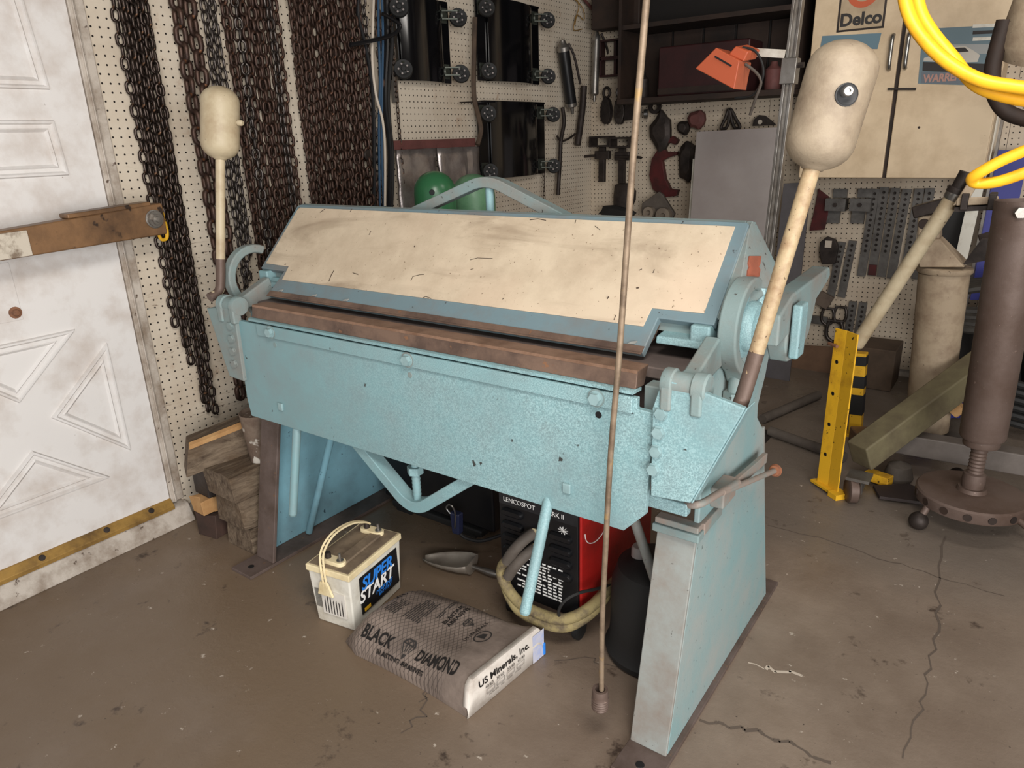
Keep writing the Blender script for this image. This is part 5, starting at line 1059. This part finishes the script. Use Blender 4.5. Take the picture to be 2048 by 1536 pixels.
for f0, f1 in ((.28, .52), (.60, .74), (.86, .97)): MB().bar(a.lerp(b, f0), a.lerp(b, f1), .058, .058, (0, 1, 0)).build('tape_band', rubber, YS, bevel=.002)
MB().bar(a + V((-.05, 0, .006)), a + V((.06, 0, .006)), .06, .012).build('post_foot', yellow, YS)
# engine hoist: mast, legs, pump handle
HO = thing('engine_hoist', (-.20, 3.62, 0), 'cream engine hoist with thick round mast and olive leg on a caster', 'engine hoist')
mp = at(1848, 885, Z=.03); mb_ = V((mp.x, mp.y, 0)); mt = at(1888, 545, Y=mp.y)
MB().cyl(mb_ + V((0, 0, .10)), mt, .088, .098, 24).build('mast', cream_dusty, HO)
MB().lathe([(.102, 0), (.108, .008), (.108, .022), (.102, .026)], mt, Z_, 24).build('mast_collar', cream_dusty, HO)
nk = mt + V((0, 0, .026)); q_ = lambda x, y, d: at(x, y, Y=mp.y + d)
m_ = MB(); f0 = [q_(1838, 535, -.09), q_(1930, 535, -.09), q_(1880, 478, -.05), q_(1833, 478, -.05)]; m_.hexa([f0[0], f0[1], f0[1] + V((0, .17, 0)), f0[0] + V((0, .17, 0)), f0[3], f0[2], f0[2] + V((0, .10, 0)), f0[3] + V((0, .10, 0))]); m_.build('mast_neck', cream_dusty, HO, bevel=.006)
f0 = [q_(1834, 480, -.05), q_(1880, 480, -.05), q_(1880, 430, -.05), q_(1834, 430, -.05)]; mh = MB().hexa([f0[0], f0[1], f0[1] + V((0, .09, 0)), f0[0] + V((0, .09, 0)), f0[3], f0[2], f0[2] + V((0, .09, 0)), f0[3] + V((0, .09, 0))]).build('pivot_head', cream_dusty, HO, bevel=.012)
MB().lathe([(.022, 0), (.020, .003)], q_(1848, 448, -.052), -Y_, 14).build('pivot_hole', shelfm, mh)
MB().bar(q_(1828, 424, -.02), q_(1900, 405, -.02), .10, .05).build('boom_stub', iron, HO, bevel=.006)
MB().prism([(0, 0), (.10, .03), (.22, .06), (.20, .10), (.05, .11)], q_(1925, 530, -.06), X_, Z_, -.03, 0).build('side_gusset', iron, HO)
l0, l1 = at(1718, 912, Z=.155), at(1985, 715, Y=3.55); 
MB().bar(l0, l1, .10, .115, (0, 0, 1)).build('hoist_leg', olive, HO, bevel=.008)
l2 = at(1790, 880, Z=.14); l3 = at(2080, 930, Z=.14); MB().bar(l2, l3, .08, .09).build('cross_leg', worn('dusty_grey_leg', C(104, 96, 90), C(84, 76, 70), 8, (.4, .7), .6), HO, bevel=.006)
cw = at(1703, 985, Z=.04); cw.z = .052
f_ = MB().bar(cw + V((-.025, .02, .055)), cw + V((.06, .02, .055)), .09, .012).bar(cw + V((.035, .0, .05)), cw + V((.035, .02, -.0)), .006, .05).build('caster_fork', galv, HO)
MB().lathe([(.0, -.02), (.044, -.02), (.052, -.014), (.052, .014), (.044, .02), (0, .02)], cw, (.9, .45, 0), 22).build('caster_wheel', brownpipe, f_)
MB().lathe([(0, 0), (.06, 0), (.075, .03), (.08, .08), (.04, .11), (0, .115)], at(1905, 900, Z=0) + V((0, .1, 0)), Z_, 18).build('base_boss', greyrub, HO)
JH = thing('pump_handle', at(1712, 690, Y=3.12), 'long cream jack handle slanting in front of the perforated bars', 'handle')
h0, h1 = at(1714, 688, Y=3.12), at(1908, 392, Y=3.05)
MB().cyl(h0, h1, .0285, .0285, 18).lathe([(.0285, 0), (.025, .010), (.014, .018), (0, .02)], h0, h0 - h1, 18).build('handle_tube', cream, JH)
MB().lathe([(.031, -.012), (.033, 0), (.031, .02)], h1, h1 - h0, 18).build('handle_ferrule', steel, JH)
h2 = at(1935, 345, Y=3.05); MB().cyl(h1, h2, .024, .026, 16).lathe([(.034, .01), (.034, .03)], h1, h2 - h1, 12).build('swivel_coupling', iron, JH)
HK = thing('clamp_head', at(1950, 410, Y=3.02), 'cream wedge shaped clamp head at the top of the slanting handle', 'clamp head')
MB().hexa([at(1912, 412, Y=2.98), at(1998, 408, Y=2.98), at(1998, 408, Y=3.05), at(1912, 412, Y=3.05), at(1914, 396, Y=2.98), at(1998, 392, Y=2.98), at(1998, 392, Y=3.05), at(1914, 396, Y=3.05)]).build('head_jaw', cream_dusty, HK, bevel=.004)
MB().hexa([at(1905, 412, Y=2.99), at(1935, 404, Y=2.99), at(1935, 404, Y=3.04), at(1905, 412, Y=3.04), at(1945, 350, Y=2.99), at(1968, 350, Y=2.99), at(1968, 350, Y=3.04), at(1945, 350, Y=3.04)]).build('head_arm', cream_dusty, HK, bevel=.004)
MB().bar(at(1910, 418, Y=3.01), at(1985, 414, Y=3.01), .05, .016).build('lower_jaw', iron, HK)
for x in (1931, 1985): MB().obox(at(x, 402, Y=3.005), (.022, .085, .055)).build('clamp_band', iron, HK, bevel=.003)
# yellow hose
YH = thing('yellow_hose', at(1990, 180, Y=1.9), 'thick bright yellow air hose looping in from the upper right corner', 'hose')
def hs_(pts, r, nm): MB().tube([at(px, py, Y=y) for px, py, y in pts], r, 14, 7).build(nm, hosey, YH)
r_ = pxm(13, at(1900, 120, Y=1.5))
hs_([(1806, -60, 1.50), (1812, 10, 1.50), (1838, 66, 1.5), (1890, 120, 1.5), (1955, 158, 1.5), (2020, 172, 1.5), (2090, 178, 1.5), (2190, 170, 1.5)], r_, 'hose_strand')
hs_([(1828, -60, 1.53), (1838, 15, 1.53), (1862, 62, 1.53), (1905, 115, 1.53), (1950, 168, 1.53), (2010, 192, 1.53), (2080, 203, 1.53), (2190, 205, 1.53)], r_, 'hose_strand')
hs_([(2190, 240, 1.56), (2090, 285, 1.56), (2010, 318, 1.56), (1960, 345, 1.56), (1944, 358, 1.57), (1955, 366, 1.58), (2000, 362, 1.58), (2080, 335, 1.58), (2190, 300, 1.58)], r_ * .92, 'hose_loop')
hs_([(2190, 170, 1.5), (2300, 160, 1.51), (2340, 190, 1.52), (2300, 210, 1.53), (2190, 205, 1.53)], r_, 'hose_bend')
hs_([(2190, 240, 1.56), (2260, 225, 1.57), (2300, 255, 1.58), (2260, 285, 1.58), (2190, 300, 1.58)], r_ * .92, 'hose_bend')
# brown screw stand
ST = thing('screw_stand', at(1938, 1030, Z=0), 'brown steel pipe stand on a round base with ball-ended legs at the right', 'stand')
dc = at(1942, 985, Z=.13); 
pt = at(2046, 400, Y=dc.y); pbm = at(1964, 880, Y=dc.y)
MB().lathe([(.0, 0), (.165, 0), (.178, .006), (.180, .012), (.180, .045), (.174, .052), (.05, .056), (.045, .07), (0, .07)], V((dc.x, dc.y, .085)), Z_, 40).build('base_disc', brownpipe, ST, ang=30)
for k in range(7): t = math.radians(200 + k * 24); MB().lathe([(.014, 0), (.014, .006), (0, .006)], V((dc.x + .176 * math.cos(t), dc.y + .176 * math.sin(t), .112)), (math.cos(t), math.sin(t), 0), 10).build('rim_socket', shelfm, ST)
MB().lathe([(.035, 0), (.038, .03), (.036, .06), (.026, .064)] + [(.024 if k % 2 else .0275, .066 + k * .007) for k in range(18)], V((dc.x, dc.y, .15)), Z_, 20).build('screw_shaft', brownpipe, ST)
MB().lathe([(.02, 0), (.056, 0), (.059, .006), (.059, .026), (.069, .03), (.073, .04), (.078, (pt - pbm).length + .02), (.076, (pt - pbm).length + .02), (.07, (pt - pbm).length)], pbm + V((0, 0, -.02)), pt - pbm, 32).build('outer_pipe', brownpipe, ST, ang=30)
MB().hexbolt(at(2039, 425, Y=dc.y - .09), (.4, -1, 0), .018, .014).build('pipe_bolt', galv, ST)
for px, py in ((1837, 1041),):
    bc = at(px, py, Z=.034); MB().sphere((bc.x, bc.y, .034), .034, 16).build('ball_foot', iron, ST); d_ = V((dc.x - bc.x, dc.y - bc.y, 0)).normalized(); MB().cyl((bc.x, bc.y, .034), V((dc.x, dc.y, .105)) - d_ * .16, .0125, .0125, 12).build('leg_rod', brownpipe, ST)
for ang in (-28, 100):
    d_ = V((math.cos(math.radians(ang)), math.sin(math.radians(ang)), 0)); e = V((dc.x, dc.y, 0)) + d_ * .36; MB().cyl(V((dc.x, dc.y, .105)) + d_ * .16, (e.x, e.y, .034), .0125, .0125, 12).build('leg_rod', brownpipe, ST); MB().sphere((e.x, e.y, .034), .034, 16).build('ball_foot', iron, ST)
# hoses and boards at the far right
HC = thing('hose_coil', at(1985, 700, Y=4.1), 'coil of dark grubby hose hanging behind the brown pipe stand', 'hose')
for k in range(4):
    c = at(1972 + k * 4, 592 + k * 7, Y=4.10); MB().tube([c + V((.25 * math.cos(t), .05 * math.sin(t) - .02 * k, (.065 + .01 * k) * math.sin(t) + .03 * math.cos(t))) for t in [2 * math.pi * q / 14 for q in range(14)]], .021, 8, 3, True).build('coil_turn', hosed, HC)
for k in range(6):
    c = at(2050, 770 + k * 16, Y=3.9); MB().tube([c + V((-.16, 0, -.01)), c + V((-.06, -.03, .01)), c + V((.06, -.03, .0)), c + V((.25, .02, .02))], .018, 8, 4).build('hose_run', rubber, HC)
TP = thing('dark_tarp', at(1960, 860, Y=4.35), 'black tarp hanging in folds below the hose coil behind the hoist', 'tarp')
rows = []
for i in range(9):
    f = i / 8; a, b = at(1872 + f * 0, 880 - f * 260, Y=4.25), at(2120, 880 - f * 260, Y=4.25)
    rows.append([a.lerp(b, k / 24) + V((0, .03 * math.sin(k * 1.25 + f) + .015 * math.sin(k * 2.7), 0)) for k in range(25)])
o = MB().add([p for r in rows for p in r], [(i * 25 + k, i * 25 + k + 1, (i + 1) * 25 + k + 1, (i + 1) * 25 + k) for i in range(8) for k in range(24)]).build('tarp_cloth', plain('black_tarp', C(30, 27, 25), .6), TP)
sd = o.modifiers.new('solid', 'SOLIDIFY'); sd.thickness = .004
tag(MB().obox(at(1897, 478, Y=4.50), (.15, .06, .34)).build('dark_case', plain('matt_black_case', C(22, 20, 19), .6), bevel=.01), 'matt black case hanging behind the neck of the hoist mast', 'case')
BP = thing('channel_strip', at(1930, 640, Y=4.45), 'white metal channel leaning against the wall behind the hoist', 'channel')
MB().hexa([at(1900, 560, Y=4.36), at(1925, 560, Y=4.36), at(1925, 560, Y=4.38), at(1900, 560, Y=4.38), at(1975, 220, Y=4.46), at(2003, 220, Y=4.46), at(2003, 220, Y=4.48), at(1975, 220, Y=4.48)]).build('channel_face', whitepl, BP)
a, b = at(1915, 700, Y=4.34), at(2010, 215, Y=4.45); MB().bar(a, b, .012, .03).build('channel_edge', galv, BP)
BB = thing('blue_board', at(1960, 560, Y=4.5), 'deep blue board with white stripe leaning behind the channel', 'board')
MB().hexa([at(1940, 600, Y=4.42), at(1995, 600, Y=4.42), at(1995, 600, Y=4.44), at(1940, 600, Y=4.44), at(1995, 300, Y=4.50), at(2060, 300, Y=4.50), at(2060, 300, Y=4.52), at(1995, 300, Y=4.52)]).build('board_panel', blue, BB)
MB().hexa([at(1945, 640, Y=4.38), at(1975, 640, Y=4.38), at(1975, 640, Y=4.40), at(1945, 640, Y=4.40), at(2030, 420, Y=4.44), at(2058, 420, Y=4.44), at(2058, 420, Y=4.46), at(2030, 420, Y=4.46)]).build('white_stripe', whitepr, BB)
tag(MB().hexa([at(1955, 470, Y=3.7), at(2030, 448, Y=3.7), at(2030, 448, Y=3.75), at(1955, 470, Y=3.75), at(1985, 570, Y=3.7), at(2040, 570, Y=3.7), at(2040, 570, Y=3.75), at(1985, 570, Y=3.75)]).build('dark_plank', shelfm, bevel=.004), 'dark grey plank end sticking out left of the brown pipe', 'plank')
tk = thing('hanging_tank', at(2040, 150, Y=3.6), 'cream rounded tank with dark ring at the right edge of the picture', 'tank')
c = at(2085, 60, Y=3.6); MB().lathe([(0, -.12), (.10, -.11), (.13, -.05), (.13, .10), (.10, .16), (0, .17)], c, (.2, -.3, 1), 24).build('tank_body', cream_dusty, tk)
MB().tube([at(px, py, Y=3.55) for px, py in ((2010, 40), (1996, 90), (1985, 140), (1990, 190), (2015, 225), (2060, 240))], .03, 10, 5).build('dark_ring', shelfm, tk)
# things on the floor at the back
def floor_bar(p0, p1, r, label, mat=brownpipe):
    a, b = at(*p0, Z=r + .001), at(*p1, Z=r + .001); return tag(MB().cyl(a, b, r, r, 14).build('floor_pipe', mat), label, 'pipe', 'pipes on the floor behind the brake')
floor_bar((1525, 838), (1636, 790), .024, 'grey pipe lying on the floor, upper arm of the V behind the brake', greyrub)
floor_bar((1540, 862), (1690, 915), .024, 'grey pipe lying on the floor, lower arm of the V behind the brake', greyrub)
tag(MB().hexa([at(1560, 740, Y=4.48), at(1680, 748, Y=4.48), at(1680, 748, Y=4.52), at(1560, 740, Y=4.52), at(1600, 690, Y=4.54), at(1685, 694, Y=4.54), at(1685, 694, Y=4.58), at(1600, 690, Y=4.58)]).build('leaning_board', worn('brown_board', C(112, 86, 66), C(84, 64, 50), 6, (.4, .7), .8), bevel=.003), 'brown board leaning low on the back wall behind the lever', 'board')
tag(MB().box((-.80, 4.30, 0), (-.50, 4.56, .24)).build('cardboard_box', worn('dull_cardboard', C(92, 76, 62), C(70, 58, 48), 6, (.4, .7), .85), bevel=.006), 'dull brown carton on the floor behind the yellow post', 'carton')
tag(MB().box((-.36, 4.02, 0), (-.14, 4.17, .18)).build('blue_carton', blue, bevel=.004), 'blue and white carton on the floor behind the hoist mast', 'carton')
tag(MB().prism([(-.10, .0), (-.06, -.09), (.09, -.05), (.10, .05), (.02, .09)], at(1800, 985, Z=.02), X_, Y_, -.006, .006).build('steel_plate_scrap', plain('dark_plate', C(46, 36, 34), .6), bevel=.001), 'dark flat scrap plate on the floor under the hoist leg', 'plate')
tag(MB().obox(at(1740, 875, Z=.04), (.16, .10, .075), Matrix.Rotation(.5, 3, 'Z')).build('wood_scrap', brownwood, bevel=.008), 'brown wood scrap on the floor between the posts', 'wood scrap')
tag(MB().lathe([(.0, 0), (.05, 0), (.058, .02), (.045, .07), (0, .09)], at(1795, 960, Z=0), Z_, 16).build('cast_knob', greyrub), 'grey rounded iron knob on the floor left of the round base', 'knob')
tag(MB().obox(at(1757, 955, Z=.03), (.10, .05, .04), Matrix.Rotation(-.3, 3, 'Z')).build('yellow_scrap', yellow, bevel=.004), 'small yellow metal piece on the floor beside the caster', 'scrap')
tag(MB().cyl(at(1905, 825, Y=3.5), at(1925, 812, Y=3.5), .028, .028, 12).build('yellow_fitting', newwood), 'small yellow fitting left of the brown pipe', 'fitting')
